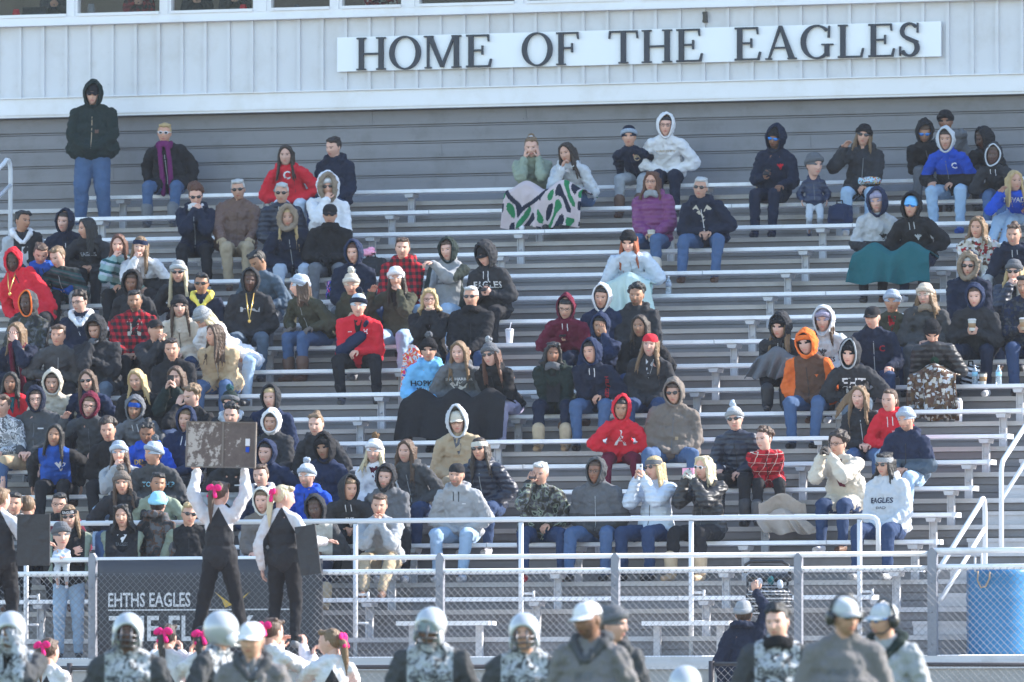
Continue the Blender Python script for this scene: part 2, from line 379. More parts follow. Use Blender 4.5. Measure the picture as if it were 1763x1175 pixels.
def shell(mb, c, r, a0, bot=0., n=28, k=12, peak=0., thick=.012, oval=1.15, jit=0):
    """hood-like shell round the head, opening towards -Y with half angle a0"""
    ph = (r[0]*9e3 + jit*7) % 6.28
    def surf(i, j, e):
        be = 2*pi*j/n; a0_ = a0*(1 + (.09*sin(2*be + ph) + .06*sin(3*be + ph*2)) *(1 if jit else 0)); al = a0_ + (pi - a0_)*i/k
        dx = sin(al)*cos(be); dz = sin(al)*sin(be)*(oval if i < 2 else 1); dy = -cos(al)
        p = V((dx*(r[0] + e), dy*(r[1] + e), dz*(r[2] + e)))
        if dz < 0: p.z -= bot*min(1, -dz*1.2); p.x *= 1 - .12*min(1, -dz)
        else: p.z += peak*dz**3*(1 - abs(dx)); p.y += peak*.8*dz**4
        return V(c) + p
    v = [surf(i, j, 0) for i in range(k + 1) for j in range(n)] + [surf(i, j, thick) for i in range(k + 1) for j in range(n)]
    f = []; K = (k + 1)*n
    for i in range(k):
        for j in range(n):
            a, b, c_, d = i*n + j, i*n + (j+1) % n, (i+1)*n + (j+1) % n, (i+1)*n + j
            f += [(a, b, c_, d), (K + d, K + c_, K + b, K + a)]
    for j in range(n): f.append((j, K + j, K + (j+1) % n, (j+1) % n))
    mb.add(v, f)
    return [surf(0, j, thick*.5) for j in range(n)]
def person(px, py, label, o):
    g = lambda k, d=None: o.get(k, d)
    fl = lambda k, d: float(o.get(k, d))
    rnd = random.Random(int(px*7 + py*13))
    stand = 'st' in o
    # ---- where
    if stand:
        Yp = fl('Y', 90) if 'k' not in o else rowY(int(o['k'])) - .25
        fz = fl('fz', 0) if 'k' not in o else rowZ(int(o['k'])) - .43
        H = at(px, py, Yp - fl('fw', 0)); s = fl('s', 0) or (H.z - fz)/1.63
        base = V((H.x - fl('lx', 0), Yp, fz)); hipz = .93*s; Hl = H - base
        if 'hip' in o: hipz = fl('hip', .9)
    else:
        k = None if 'k' not in o else int(o['k']); s0 = fl('s', 1)
        if k is None:
            k = min(range(-2, 16), key=lambda q: abs(at(px, py, rowY(q) + .08).z - rowZ(q) - .76*s0))
        Yp = rowY(k) + .15; H = at(px, py, Yp - .08); need = H.z - rowZ(k)
        s = s0; full = .68*s
        if (need - .1*s) > full: s = min(1.12, need/.78); full = .68*s
        c_ = min(1, (need - .1*s)/full)
        if c_ < .74: s = max(.72, s*(.62 + .38*c_/.74)); full = .68*s; c_ = max(.55, min(1, (need - .1*s)/full))
        fw = full*math.sqrt(1 - c_*c_) + .03
        H = at(px, py, Yp - fw); base = V((H.x - fl('lx', 0), Yp, rowZ(k))); Hl = H - base; hipz = .095*s
        o['_k'] = k
    b = R(18.08 + fl('b', (-8 + rnd.uniform(-13, 11)) if not stand else 0)); Rb = M.Rotation(b, 3, 'Z')
    if not stand and 'lx' not in o:      # keep the forward lean in the body's own direction
        base.x += -sin(b)*(Yp - H.y)*.8 + rnd.uniform(-.05, .05); Hl = H - base
    Hl = Rb.transposed() @ Hl
    hb = R(18.08 + fl('y', -8)) - b
    HR = (M.Rotation(hb, 4, 'Z') @ M.Rotation(R(fl('t', 6) + rnd.uniform(-3, 4)), 4, 'X') @ M.Rotation(R(fl('r', rnd.uniform(-7, 7))), 4, 'Y'))
    hs = s*.30 + .70 if s < .95 else 1.0
    hs *= fl('hs', 1)*1.05
    HM4 = M.Translation(Hl) @ HR @ M.Diagonal((hs, hs, hs, 1))
    fwd = HR.to_3x3() @ V((0, -1, 0))
    N = Hl + V((-fwd.x*.02, .040, -.148))*hs
    P = V((0, 0, hipz)); spine = N - P
    u = spine.normalized(); xr = V((1, 0, 0)); xr = (xr - u*xr.dot(u)).normalized(); yr = u.cross(xr)
    SR = M((xr, yr, u)).transposed(); TL = spine.length
    wd = fl('w', 1)*s*(1.17 if (not stand and s > .94) else 1.04); pf = fl('puff', 1.0)
    sh = {q: N + xr*q*.150*wd - u*.070*s for q in (-1, 1)}
    skin = int(g('skin', rnd.choice('001'))); hc = g('hair', 'hbrown:short').split(':'); hcol = hc[0]; hst = hc[1] if len(hc) > 1 else 'short'
    sleeve = g('top', 'navy')
    # ---- arms
    pose = g('arms', 'lap').split(','); la, ra = pose[0], pose[-1]
    HD = lambda x, y, z: Hl + HR.to_3x3() @ V((x, y, z))
    kz = .20*s
    jx, jy, jz = rnd.uniform(-.05, .05), rnd.uniform(-.05, .03), rnd.uniform(-.01, .05)
    T = {'lap': lambda q: (V((q*.055*s + jx, -.27*s + jy, hipz + .09*s + jz)), V((-q*.6, -.5, -.35)), V((0, .3, -1)), .9),
         'knees': lambda q: (V((q*.15*s, -.34*s, hipz + .10*s)), V((0, -1, -.25)), V((0, 0, -1)), .5),
         'pockets': lambda q: (V((q*.10*s, -.205*s, P.z + .06*s)), V((-q, -.1, -.3)), V((0, 1, 0)), 1.),
         'crossed': lambda q: (V((-q*.07*s, -.19*s - .02*q, P.z + .24*s)), V((-q, .05, .1)), V((0, 1, 0)), 1.),
         'phone': lambda q: (V((q*.055*s, -.29*s, P.z + .20*s)), V((-q*.35, -.6, .55)), V((-q, .3, .4)), 1.1),
         'photo': lambda q: (HD(q*.055, -.25, -.11), V((-q*.25, -.2, 1)), V((-q, 0, .1)), .9),
         'chin': lambda q: (HD(q*.028, -.14, -.17), V((-q*.15, .2, 1)), V((-q*1., .3, .2)), 1.),
         'mouth': lambda q: (HD(q*.03, -.15, -.14), V((-q*.3, .25, 1)), V((-q*.6, .8, 0)), 1.3),
         'cheeks': lambda q: (HD(q*.085, -.07, -.13), V((-q*.08, 0, 1)), V((-q, .4, 0)), .3),
         'face': lambda q: (HD(q*.075, -.16, -.08), V((-q*.35, .1, 1)), V((-q*.4, 1, 0)), .3),
         'down': lambda q: (V((q*.27*s, -.02, P.z + .02)), V((q*.1, -.2, -1)), V((-q, 0, 0)), .5),
         'hug': lambda q: (V((-q*.05*s, -.24*s, P.z + .30*s)), V((-q, 0, .3)), V((0, 1, 0)), .9),
         'point': lambda q: (sh[q] + V((-q*-.0 - .22, -.40, .06))*s, V((-.7, -.7, .1)), V((0, 0, -1)), .9),
         'up': lambda q: (sh[q] + V((q*.10, -.10, .50))*s, V((q*.1, -.1, 1)), V((0, -1, 0)), .5),
         'hold': lambda q: (sh[q] + V((-q*.04, -.36, .10))*s, V((0, -.4, 1)), V((-q, 0, 0)), .8),
         'side': lambda q: (sh[q] + V((q*.30, -.16, -.24))*s, V((q*.8, -.5, .2)), V((0, 0, -1)), .6),
         'wave': lambda q: (sh[q] + V((q*.06, -.22, .05))*s, V((-q*.4, -.5, .6)), V((0, -.2, -1)), .3),
         'out': lambda q: (V((q*.17*s, -.34*s, P.z + .26*s)), V((0, -1, .1)), V((0, 0, 1)), .3),
         'hang': lambda q: (sh[q] + V((q*.07, -.03, -.52))*s, V((0, -.1, -1)), V((-q, 0, 0)), .5),
         'akimbo': lambda q: (V((q*.17*s, -.02*s, P.z + .12*s)), V((-q, -.3, -.5)), V((0, 0, -1)), .8),
         'reach': lambda q: (sh[q] + V((.06, -.16, .46))*s, V((.2, 0, 1)), V((0, -1, 0)), .7),
         'rail': lambda q: (V((-q*.03*s, -.36*s, P.z + .20*s)), V((-q, -.4, 0)), V((0, 0, -1)), .8)}
    arm = {}
    for q, nm in ((-1, la), (1, ra)):
        t, hd, pn, cu = T[nm](q)
        pole = V((q*(.30 if nm == 'pockets' else .45), .30, -.8)) if nm not in ('up', 'reach') else V((q, .3, -.1))
        if nm in ('crossed', 'hug'): pole = V((q*.5, .1, -.9))
        if nm in ('chin', 'mouth', 'cheeks', 'face', 'photo'): pole = V((q*.35, -.25, -1))
        if nm == 'akimbo': pole = V((q, .8, 0))
        if 'elb' in o: pole = V((q*.9, .3, -.5))
        if nm == 'down': pole = V((q*.45, 1, 0))
        el, wr = ik(sh[q], t, .285*s, .26*s, pole); arm[q] = (el, wr, hd, pn, cu)
    # ---- legs
    leg = {}; kx = fl('kx', rnd.uniform(.11, .19))
    for q in (-1, 1):
        hip = V((q*.085*s, .0, hipz))
        if stand: an = V((q*fl('fx', .11)*s, .02, .08*s)); pole = V((q*.1, -1, 0))
        elif g('feet') == 'up': an = V((q*.10*s, -.70, -.305 + .085)); pole = V((q*.25, -.4, 1))
        elif g('feet') == 'side': an = V((-.35 + q*.07, -.46, -.35)); pole = V((-.6, -.6, 1))
        else: an = V((q*kx*.85*s + rnd.uniform(-.06, .06), -.40 - rnd.uniform(0, .09), -.43 + .085)); pole = V((q*(kx - .09)*2.2, -.9, .9))
        if s < .8 and not stand: an.z = hipz - .36*s
        kn, an = ik(hip, an, .44*s, .43*s, pole); leg[q] = (hip, kn, an)
    # ---- body: one skin mesh (head, neck, torso, arms, hands, legs)
    B = MB()
    hvv = xf(HV*np.array([fl('fw2', 1), 1, 1]), HM4); hm = [0 if (k_ == 5 and 'beard' not in o) else (1 if k_ == 5 else k_) for k_ in HM]
    if 'tex' in o: pass
    B.add(hvv, HF, hm)
    for q in (-1, 1): B.ell(xf([(q*.073, .012, -.004)], HM4)[0], (.010*hs, .018*hs, .030*hs), HR.to_3x3(), 8, 6)
    B.cap(Hl + HR.to_3x3() @ V((0, .02, -.06))*hs, .052*hs, N - u*.03, .058*s, 12)
    B.ell(P + u*TL*.72, (.14*s, .09*s, .16*s), SR, 12, 8); B.ell(P + u*TL*.3, (.13*s, .085*s, .17*s), SR, 12, 8)
    B.ell(P, (.14*s, .10*s, .09*s), None, 12, 8)
    gloves = g('gloves')
    GP = [MB(), MB()]
    for q in (-1, 1):
        el, wr, hd, pn, cu = arm[q]
        B.cap(sh[q], .042*s, el, .034*s, 8); B.cap(el, .034*s, wr, .023*s, 8)
        G_ = GP[0 if q < 0 else 1]; hide = (la if q == -1 else ra) == 'pockets'
        if not hide:
            hand(B, wr, hd, pn, q, s*.98, cu, m=0)
            if gloves: hand(G_, wr, hd, pn, q, s, cu, grow=1.22); G_.cap(wr - V(hd).normalized()*.035*s, .034*s, wr + V(hd).normalized()*.02*s, .03*s, 8)
        hip, kn, an = leg[q]
        B.cap(hip, .07*s, kn, .048*s, 8); B.cap(kn, .048*s, an, .032*s, 8)
        B.cap(an + V((0, .02, -.045))*s, .03*s, an + V((0, -.10, -.055))*s, .025*s, 8)
    lipc = tuple(c*f_ for c, f_ in zip(SKIN[skin], (.85, .55, .6)))
    hair_for_brow = hairm(hcol if hcol not in ('hpale', 'hblond') else 'hlight')
    beardm = mat('stubble', tuple(.5*a + .5*c for a, c in zip(SKIN[skin], COL[hcol])), .8, 0, .3, 90)
    mats = [skinm(skin, rnd.randrange(3)), hair_for_brow if 'beard' not in o else beardm, mat('eye_white', tuple(.35*c + .16 for c in SKIN[skin]), .45), mat('iris', (.02,.014,.01), .2), mat('lips', lipc, .45)]
    if 'beard' in o: mats[1] = beardm
    root = obj('person', B, mats)
    root.location = base; root.rotation_euler = (0, 0, b)
    tag(root, label, g('cat', 'person'), g('grp'))
    ROOTS.append(root)
    # ---- top garment
    J = MB(); tk = g('tk', 'hoodie'); fat = fl('fat', 1.0)
    puff = 1.0 + (.14 if tk in ('puffer', 'coat', 'parka') else .05 if tk == 'hoodie' else 0)
    wm = wd*.99
    cx = lambda t_: P + u*TL*t_
    J.ell(cx(.70), (.150*wm, .112*s*puff, .150*s), SR); J.ell(cx(.42), (.160*wm*fat, .118*s*fat*puff, .17*s), SR)
    J.ell(cx(.15), (.185*wm*fat, .135*s*fat*puff, .15*s), SR)
    J.ell(P + V((0, -.015, .035))*s, (.190*wm*fat, .160*s*fat*puff, .085*s + (.07*s if stand else 0)), None)
    J.cap(sh[-1] - u*.004, .062*s*puff, sh[1] - u*.004, .062*s*puff, 14)
    for q in (-1, 1): J.cap(sh[q]*.9 + N*.1, .058*s, N + xr*q*.03*s + u*.012*s, .060*s, 12)
    J.cap(N - u*.05*s, .085*s, N + u*.005*s, .070*s, 14)
    for q in (-1, 1):
        el, wr, *_ = arm[q]
        J.cap(sh[q], .068*s*puff, el, .072*s*puff, 14); J.cap(el, .068*s*puff, wr - (wr - el).normalized()*.015, .050*s*(puff*.96), 14); J.ell(el*.8 + wr*.2 + V((0, 0, -.012)), (.074*s*puff,)*3)
        if (la if q == -1 else ra) == 'pockets': J.cap(wr, .05*s, wr + V((-q*.05, 0, -.02))*s, .05*s, 12)
    if tk in ('coat', 'parka') and not stand:
        for q in (-1, 1): J.cap(P + V((q*.09, -.02, .02))*s, .105*s, leg[q][1]*.72 + leg[q][0]*.28 + V((0, 0, .01)), .092*s, 12)
    if tk in ('coat', 'parka') and stand: J.cap(P, .17*s, P - V((0, 0, .25*s)), .18*s, 14)
    hood = g('hood', 'no')
    HC = J if g('hoodc') is None else MB()
    if hood == 'down':
        for i in range(9):
            a = pi*(i/8.)*1.25 - pi*.125; r_ = .105*s; c0 = N + V((cos(a)*r_, sin(a)*r_*1.05 + .0, (.035 + .02*sin(a)) if 0 < a < pi else .0))
            HC.ell(c0, (.045*s, .042*s + .025*max(0, sin(a)), .042*s), None, 10, 6)
            if HC is not J and i in (0, 8): HC.cap(c0, .036*s, N + u*-.10 + V((cos(a)*.02, -.115, -.01))*s, .024*s, 10)
    if hood == 'up' and tk != 'vest':
        J.cap(N + V((0, .03, .0)), .088*s, N + V((0, .05, .05)), .080*s, 12)
    sc_ = g('top'); pc = cloth(sc_ or 'navy', {'puffer': 'puffer', 'leather': 'leather'}.get(tk, 'cloth'))
    jn = {'hoodie': 'hoodie', 'puffer': 'puffer_jacket', 'coat': 'coat', 'parka': 'parka', 'leather': 'leather_jacket', 'shirt': 'shirt', 'jacket': 'jacket', 'sweater': 'sweater', 'jersey': 'jersey', 'vest': 'jacket'}[tk]
    J_o = remesh(obj(jn, J, pc, root), .0135, 4, .040 if tk not in ('puffer', 'shirt') else .026, .05)
    PEOPLE[g('id', '%d,%d' % (px, py))] = dict(root=root, top=J_o, P=P, N=N, u=u, s=s, H=Hl, arm=arm, base=base, b=b, SR=SR, HR=HR, leg=leg, TL=TL)
    if HC is not J and HC.v: remesh(obj('hood', HC, cloth(g('hoodc')), root), .011, 3, .02, .05)
    # ---- trousers, shoes
    L_ = MB(); lcol = g('legs', 'jeans'); shorts = 'shorts' in o
    L_.ell(P, (.165*s*fl('w', 1), .125*s, .10*s), None)
    for q in (-1, 1):
        hip, kn, an = leg[q]; f_ = fl('lf', 1)
        L_.cap(hip, .102*s*f_, kn, .076*s*f_, 14)
        if not shorts: L_.cap(kn, .074*s*f_, an + V((0, 0, .02)), .055*s*f_, 14)
    remesh(obj('shorts' if shorts else 'trousers', L_, cloth(lcol), root), .0145, 3, .030, .06)
    for q in (-1, 1):
        an = leg[q][2]; fo = V((q*.03, -1, 0)).normalized(); S_ = MB()
        if g('boots'):
            S_.cap(an + V((0, -.01, .17*s)), .076*s, an, .062*s, 12)
        S_.ell(an + V((0, .005, -.035))*s, (.044*s, .06*s, .05*s)); S_.cap(an + V((0, .0, -.048))*s, .042*s, an + (fo*.145 + V((0, 0, -.055)))*s, .034*s, 12)
        v = np.concatenate(S_.v); zf = an.z - .083*s; v[:, 2] = np.maximum(v[:, 2], zf); S_.v = [v]
        obj('boot' if g('boots') else 'shoe', S_, cloth(g('shoe', rnd.choice(['black', 'dgrey', 'white', 'brown', 'char'])), 'leather'), root)
    if gloves:
        for gi, q in enumerate((-1, 1)): 
            if len(GP[gi].v): obj('glove', GP[gi], knitm(gloves), root)
    # ---- head wear in the head's own frame
    def hobj(name, mb, m, **k): return obj(name, mb, m, root, HM4, **k)
    hat = g('hat', '').split(':'); hk = hat[0]
    hood_up = hood == 'up'
    # hair
    if hst != 'bald':
        K = MB(); cov = 1.0
        if hk in ('beanie', 'cap', 'bcap', 'helmet') or hood_up:
            K.ell((0, .022, .012), (.0765, .086, .100))
            if hk == '' and hood_up:
                K.ell((0, -.008, .072), (.072, .079, .042))
        else:
            K.ell((0, .024, .030), (.0815, .090, .098)); K.ell((0, -.006, .084), (.066, .066, .038))
            for i in range(0 if hst in ('long', 'straight') else 16): K.ell((rnd.uniform(-.055, .055), rnd.uniform(-.07, .06), .095 + rnd.uniform(-.012, .012)), (.024, .026, .020), None, 8, 6)
            if hst == 'short':
                for q in (-1, 1): K.ell((q*.074, .004, .030), (.008, .018, .035), None, 8, 6)
            if hst in ('curly', 'messy', 'afro'):
                rr = .045 if hst != 'messy' else .034
                for i in range(34):
                    a = rnd.uniform(0, 2*pi); e = rnd.uniform(.1, 1.5); d = V((cos(a)*cos(e), sin(a)*cos(e)*1.05, sin(e)))
                    if d.y < -.3 and d.z < .55: continue
                    K.ell(V((0, .02, .035)) + V((d.x*.082, d.y*.092, d.z*.095)), (rr*rnd.uniform(.5, .9),)*3, None, 8, 6)
        if hst in ('short',) and not hood_up and hk == '':
            dx_ = rnd.uniform(-.3, .3)
            for i in range(10):
                a = -1.0 + 2.0*i/9 + dx_*.2; K.ell((sin(a)*.056, -cos(a)*.060 - .010, .088 + rnd.uniform(-.006, .010) + .012*(a*dx_)), (.018, .024, .015), None, 8, 6)
        if hst in ('long', 'wavy', 'wind', 'straight'):
            ln = fl('hl', .33)
            if not hood_up and hk == '':
                for q in (-1, 1):
                    for e in range(3): K.chain([((q*.010, -.062 + .03*e, .104 + .004*e), .016), ((q*.052, -.060 + .03*e, .070), .019), ((q*.076, -.040 + .03*e, .005), .016), ((q*.079, -.034 + .03*e, -.05), .014)], 8)
            for q in (-1, 1):
                for i in range(5):
                    a0 = V((q*(.058 + .005*i), -.035 + .026*i, .03)); a1 = V((q*(.074 + rnd.uniform(0, .012)), -.032 + .026*i, -.09))
                    a2 = a1 + V((q*.012, -.01, -(ln - .12)*.5)); a3 = a2 + V((rnd.uniform(-.02, .02) + q*.01, -.012 if i < 3 else .03, -(ln - .12)*.5*rnd.uniform(.8, 1.15)))
                    if hst == 'wavy': a2 += V((q*.02, 0, 0)); a3 += V((q*.025, 0, 0))
                    K.chain([(a0, .020), (a1, .021), (a2, .018), (a3, .006)], 8)
            for i in range(8):
                q = rnd.choice((-1, 1)); a0 = V((q*rnd.uniform(.06, .085), rnd.uniform(-.04, .05), rnd.uniform(-.1, .02)))
                K.chain([(a0, .012), (a0 + V((q*rnd.uniform(.0, .03), -.01, -.09)), .010), (a0 + V((q*rnd.uniform(-.01, .05), rnd.uniform(-.03, .02), -rnd.uniform(.14, .14 + .8*ln))), .003)], 6)
            K.cap((0, .060, .01), .064, (0, .080, -.12), .055, 10); K.cap((0, .080, -.12), .055, (0, .095, -ln*.75), .022, 10)
            if hst == 'wind':
                for i in range(9):
                    a0 = V((-.06, .0, -.02 + .012*i)); K.chain([(a0, .02), (a0 + V((-.10, .03, -.08)), .014), (a0 + V((-.19 - rnd.uniform(0, .05), .04, -.20 - rnd.uniform(0, .12))), .004)], 6)
        if hst in ('bun', 'pony'):
            if hst == 'bun': K.ell((0, .065, .115), (.042, .042, .038))
            else: K.chain([((0, .09, .05), .03), ((.02, .13, -.02), .034), ((.0, .13, -.16), .028), ((-.01, .12, -.30), .006)], 10)
        ho = hobj('hair', K, hairm(hcol)); remesh(ho, .0075, 2, .012 if hst in ('long', 'wavy', 'wind', 'curly', 'messy') else .006, .018 if hst != 'afro' else .01)
    # hats: kind:main:second:pom
    if hk == 'beanie':
        c1 = hat[1]; K = MB(); z0 = .024
        v = []; f = []; n = 24; kk = 9; ext = .03 if len(hat) > 4 else 0
        for i in range(kk + 1):
            t = i/kk*pi/2
            for j in range(n):
                a = 2*pi*j/n; v.append((.089*cos(t)**.55*cos(a), .014 + .106*cos(t)**.55*sin(a), z0 - .02 + .005*sin(a)*-1 + (.132 + ext)*sin(t)))
        for i in range(kk):
            for j in range(n): f.append((i*n + j, i*n + (j+1) % n, (i+1)*n + (j+1) % n, (i+1)*n + j))
        f.append(tuple(range(kk*n, (kk+1)*n))); K.add(v, f)
        bo = hobj('beanie', K, knitm(c1))
        K = MB(); K.tube([(.089*cos(2*pi*j/24), .010 + .107*sin(2*pi*j/24), z0 + .008 - .014*sin(2*pi*j/24)) for j in range(24)], .0115, 8, 0, True)
        v = np.concatenate(K.v); ctr = np.array([0, .01, z0]); K.v = [ctr + (v - ctr)*np.array([1, 1, 2.3])]
        cu = hobj('cuff', K, knitm(hat[2] if len(hat) > 2 and hat[2] else c1)); cu.parent = bo; cu.matrix_local = M()
        if len(hat) > 3 and hat[3]:
            K = MB(); r0 = rnd
            for i in range(26):
                d = V((r0.gauss(0, 1), r0.gauss(0, 1), r0.gauss(0, 1))).normalized(); K.ell(V((0, .02, z0 + .143 + ext)) + d*.026, (.018,)*3, None, 8, 6)
            po = hobj('pompom', K, knitm(hat[3])); po.parent = bo; po.matrix_local = M()
    if hk in ('cap', 'bcap'):
        K = MB(); v = []; f = []; n = 24; kk = 8; sg = 1 if hk == 'cap' else -1; z0 = .035
        for i in range(kk + 1):
            t = i/kk*pi/2
            for j in range(n):
                a = 2*pi*j/n; v.append((.084*cos(t)**.7*cos(a), .008 + .102*cos(t)**.7*sin(a), z0 + .085*sin(t)))
        for i in range(kk):
            for j in range(n): f.append((i*n + j, i*n + (j+1) % n, (i+1)*n + (j+1) % n, (i+1)*n + j))
        f.append(tuple(range(kk*n, (kk+1)*n))); K.add(v, f)
        co = hobj('cap', K, cloth(hat[1]))
        K = MB(); v = []; 
        for e, dz in ((0, 0), (1, -.004)):
            for j in range(13):
                a = -1.25 + 2.5*j/12; v.append((sin(a)*.084, .008 - sg*cos(a)*.098, z0 + .004 + dz)); v.append((sin(a)*.080, .008 - sg*(cos(a)*.115 + .055*cos(a)), z0 - .010 + dz - .012*abs(sin(a))))
        f = [];
        for j in range(12): f += [(2*j, 2*j+1, 2*j+3, 2*j+2), (26+2*j+2, 26+2*j+3, 26+2*j+1, 26+2*j)]
        f += [(2*j+1, 26+2*j+1, 26+2*j+3, 2*j+3) for j in range(12)]
        K.add(v, f); bo = hobj('brim', K, cloth(hat[2] if len(hat) > 2 and hat[2] else hat[1])); bo.parent = co; bo.matrix_local = M()
    if hk == 'band':
        K = MB(); v = []; f = []; n = 28
        for z_, e in ((.022, 0), (.045, .004), (.072, -.004)):
            for j in range(n): a = 2*pi*j/n; v.append(((.084 + e)*cos(a), .008 + (.103 + e)*sin(a), z_ - .012*sin(a)))
        for i in range(2):
            for j in range(n): f.append((i*n + j, i*n + (j+1) % n, (i+1)*n + (j+1) % n, (i+1)*n + j))
        K.add(v, f); hobj('headband', K, knitm(hat[1]))
    if hk == 'helmet':
        K = MB(); shell(K, (0, 0, 0), (.096, .116, .116), R(46), .0, thick=.012, oval=1.0)
        v = np.concatenate(K.v); A_ = np.array(M.Rotation(R(26), 3, 'X')); v = v @ A_.T; v[:, 2] = np.maximum(v[:, 2], -.115); K.v = [v + np.array([0, .010, .014])]
        for q in (-1, 1): K.ell((q*.092, -.03, -.055), (.012, .045, .05), None, 10, 6)
        he = hobj('helmet', K, mat('helmet_shell', COL[hat[1]], .28, .25, 0, 10, .05, None, .6))
        K = MB()
        for z_, d_ in ((-.02, .135), (-.055, .150), (-.095, .140)):
            K.tube([(sin(a)*.092, -cos(a)*d_ + .0, z_) for a in np.linspace(-1.35, 1.35, 13)], .006, 6)
        for x_ in (-.035, .035): K.tube([(x_, -.125, .03), (x_, -.148, -.045), (x_, -.142, -.095)], .006, 6)
        fm = hobj('face_mask', K, mat('mask_bar', (.10,.10,.11) if 'dm' in o else (.45,.46,.48), .3, .5)); fm.parent = he; fm.matrix_local = M()
        if 'visor' in o:
            K = MB(); v = []
            for z_ in (-.015, .05):
                for a in np.linspace(-1.0, 1.0, 11): v.append((sin(a)*.098, -cos(a)*.122 + .005, z_))
            K.add(v, [(j, j+1, j+12, j+11) for j in range(10)]); vi = hobj('visor', K, mat('visor', COL['skyg'], .05, .5)); vi.parent = he; vi.matrix_local = M()
    if 'headset' in o:
        K = MB(); K.tube([(sin(a)*.105, .01, cos(a)*.135 + .01) for a in np.linspace(-1.5, 1.5, 15)], .010, 8)
        for q in (-1, 1): K.ell((q*.100, .01, .0), (.028, .042, .048))
        K.tube([(.10, -.0, -.03), (.09, -.08, -.075), (.02, -.125, -.075)], .006, 6); K.ell((.01, -.128, -.075), (.014,.012,.012))
        hobj('headset', K, plastic_b)
    gl = g('gl')
    if gl:
        K = MB(); lens = glass_bl if gl == 'blue' else glass_d
        if gl in ('sun', 'blue', 'top'):
            zo = .012 if gl != 'top' else .095; yo = -.094 if gl != 'top' else -.075
            for q in (-1, 1): K.ell((q*.032, yo, zo), (.027, .010, .019), None, 12, 8)
            K.box((0, yo - .004, zo + .008), (.02, .006, .006)); 
            for q in (-1, 1): K.tube([(q*.056, yo + .008, zo + .006), (q*.077, yo + .04, zo + .006), (q*.079, yo + .105, zo + .002)], .004, 6)
            fr_ = cloth(g('gf', 'black'), 'leather'); go = hobj('sunglasses', K, lens if 'gf' not in o else fr_)
            if 'gf' in o:
                K = MB()
                for q in (-1, 1): K.ell((q*.032, yo - .005, zo), (.020, .009, .014), None, 12, 8)
                le = hobj('lens', K, lens); le.parent = go; le.matrix_local = M()
        else:
            for q in (-1, 1): K.tube([(q*.031 + .023*cos(a), -.098, .010 + .018*sin(a)) for a in np.linspace(0, 2*pi, 15)[:-1]], .0022, 5, 0, True)
            K.box((0, -.099, .012), (.02, .004, .004))
            for q in (-1, 1): K.tube([(q*.054, -.094, .014), (q*.077, -.04, .014), (q*.079, .02, .010)], .0025, 5)
            hobj('glasses', K, plastic_b)
    if hood_up:
        K = MB(); big = fl('hb', 1); hw = .018 if hk in ('beanie', 'cap') else 0
        rim = shell(K, (0, .012, .012), ((.098 + hw*.6)*big, (.114 + hw*.5)*big, (.122 + hw)*big), R(fl('ho', 54) + rnd.uniform(-4, 5)), .030, peak=rnd.uniform(.004, .026), thick=.013, oval=rnd.uniform(1.0, 1.14), jit=rnd.uniform(.5, 6))
        hm_ = cloth(g('hoodc', sc_ if '/' not in sc_ else sc_.split('/')[-1])); ho = remesh(hobj('hood', K, hm_), .009, 3, .034, .05)
        K = MB(); fur = g('fur')
        rad = [.0095 if not fur else .030]*len(rim); K.tube(rim, rad, 10, 0, True)
        if fur:
            for p in rim:
                for i in range(3): K.ell(p + V((rnd.gauss(0, .012), rnd.gauss(0, .01), rnd.gauss(0, .012))), (.020,)*3, None, 7, 5)
        rm = hobj('fur_trim' if fur else 'hood_rim', K, mat('fur', COL[fur], .95, 0, 1., 70, .4) if fur else cloth(g('lin', g('hoodc', sc_ if '/' not in sc_ else sc_.split('/')[-1])))); rm.parent = ho; rm.matrix_local = M()
        if fur: remesh(rm, .008, 1, .014, .012)
    if g('scarf'):
        K = MB(); c0 = N + V((0, 0, .005)); sg_ = g('scarf').split(':')
        for rr_, zz_ in ((.084, 0), (.080, .026)): K.tube([c0 + V((cos(a)*rr_*s, sin(a)*rr_*s - .012, zz_ + .012*sin(3*a))) for a in np.linspace(0, 2*pi, 19)[:-1]], .030*s, 8, 0, True)
        if len(sg_) > 1:
            for q in (-1, 1): K.chain([(N + V((q*.05, -.10, .0))*s, .032*s), (P + u*TL*.62 + V((q*.055, -.145*s, 0)), .032*s), (P + u*TL*.05 + V((q*.05 - .01, -.19*s, 0)), .036*s), (P + V((q*.05, -.24, -.10)), .03)], 8)
        remesh(obj('scarf', K, knitm(sg_[0]), root), .011, 2, .014, .03)
    if g('inner'):       # shirt or lining showing at the open collar
        K = MB(); c0 = P + u*TL*.80; K.prism([(-.045*s, .10*s), (.045*s, .10*s), (.03*s, -.02), (.0, -.12*s), (-.03*s, -.02)], -.004, .004)
        v = np.concatenate(K.v) @ np.array(SR).T + np.array(c0) + np.array(yr)*0; v[:, 1] -= .14*s; K.v = [v]
        io = obj('shirt_front', K, cloth(g('inner')), root); wrap(io, J_o)
    if 'bow' in o:
        K = MB()
        for q in (-1, 1):
            K.ell((q*.045, .125, .045), (.042, .016, .030), M.Rotation(q*.5, 3, 'Y')); K.chain([((q*.01, .13, .03), .014), ((q*.035, .14, -.04), .020)], 8)
        K.ell((0, .13, .045), (.016, .018, .016)); hobj('hair_bow', K, cloth('hotpink'))
    if 'scrunch' in o: K = MB(); K.ell((0, .035, .118), (.03, .03, .014)); hobj('scrunchie', K, cloth('white'))
    if tk in ('jacket', 'puffer', 'coat', 'parka') and 'zip' not in o and 'inner' not in o and rnd.random() < .8: o['zip'] = rnd.choice(['black', 'dgrey', 'grey'])
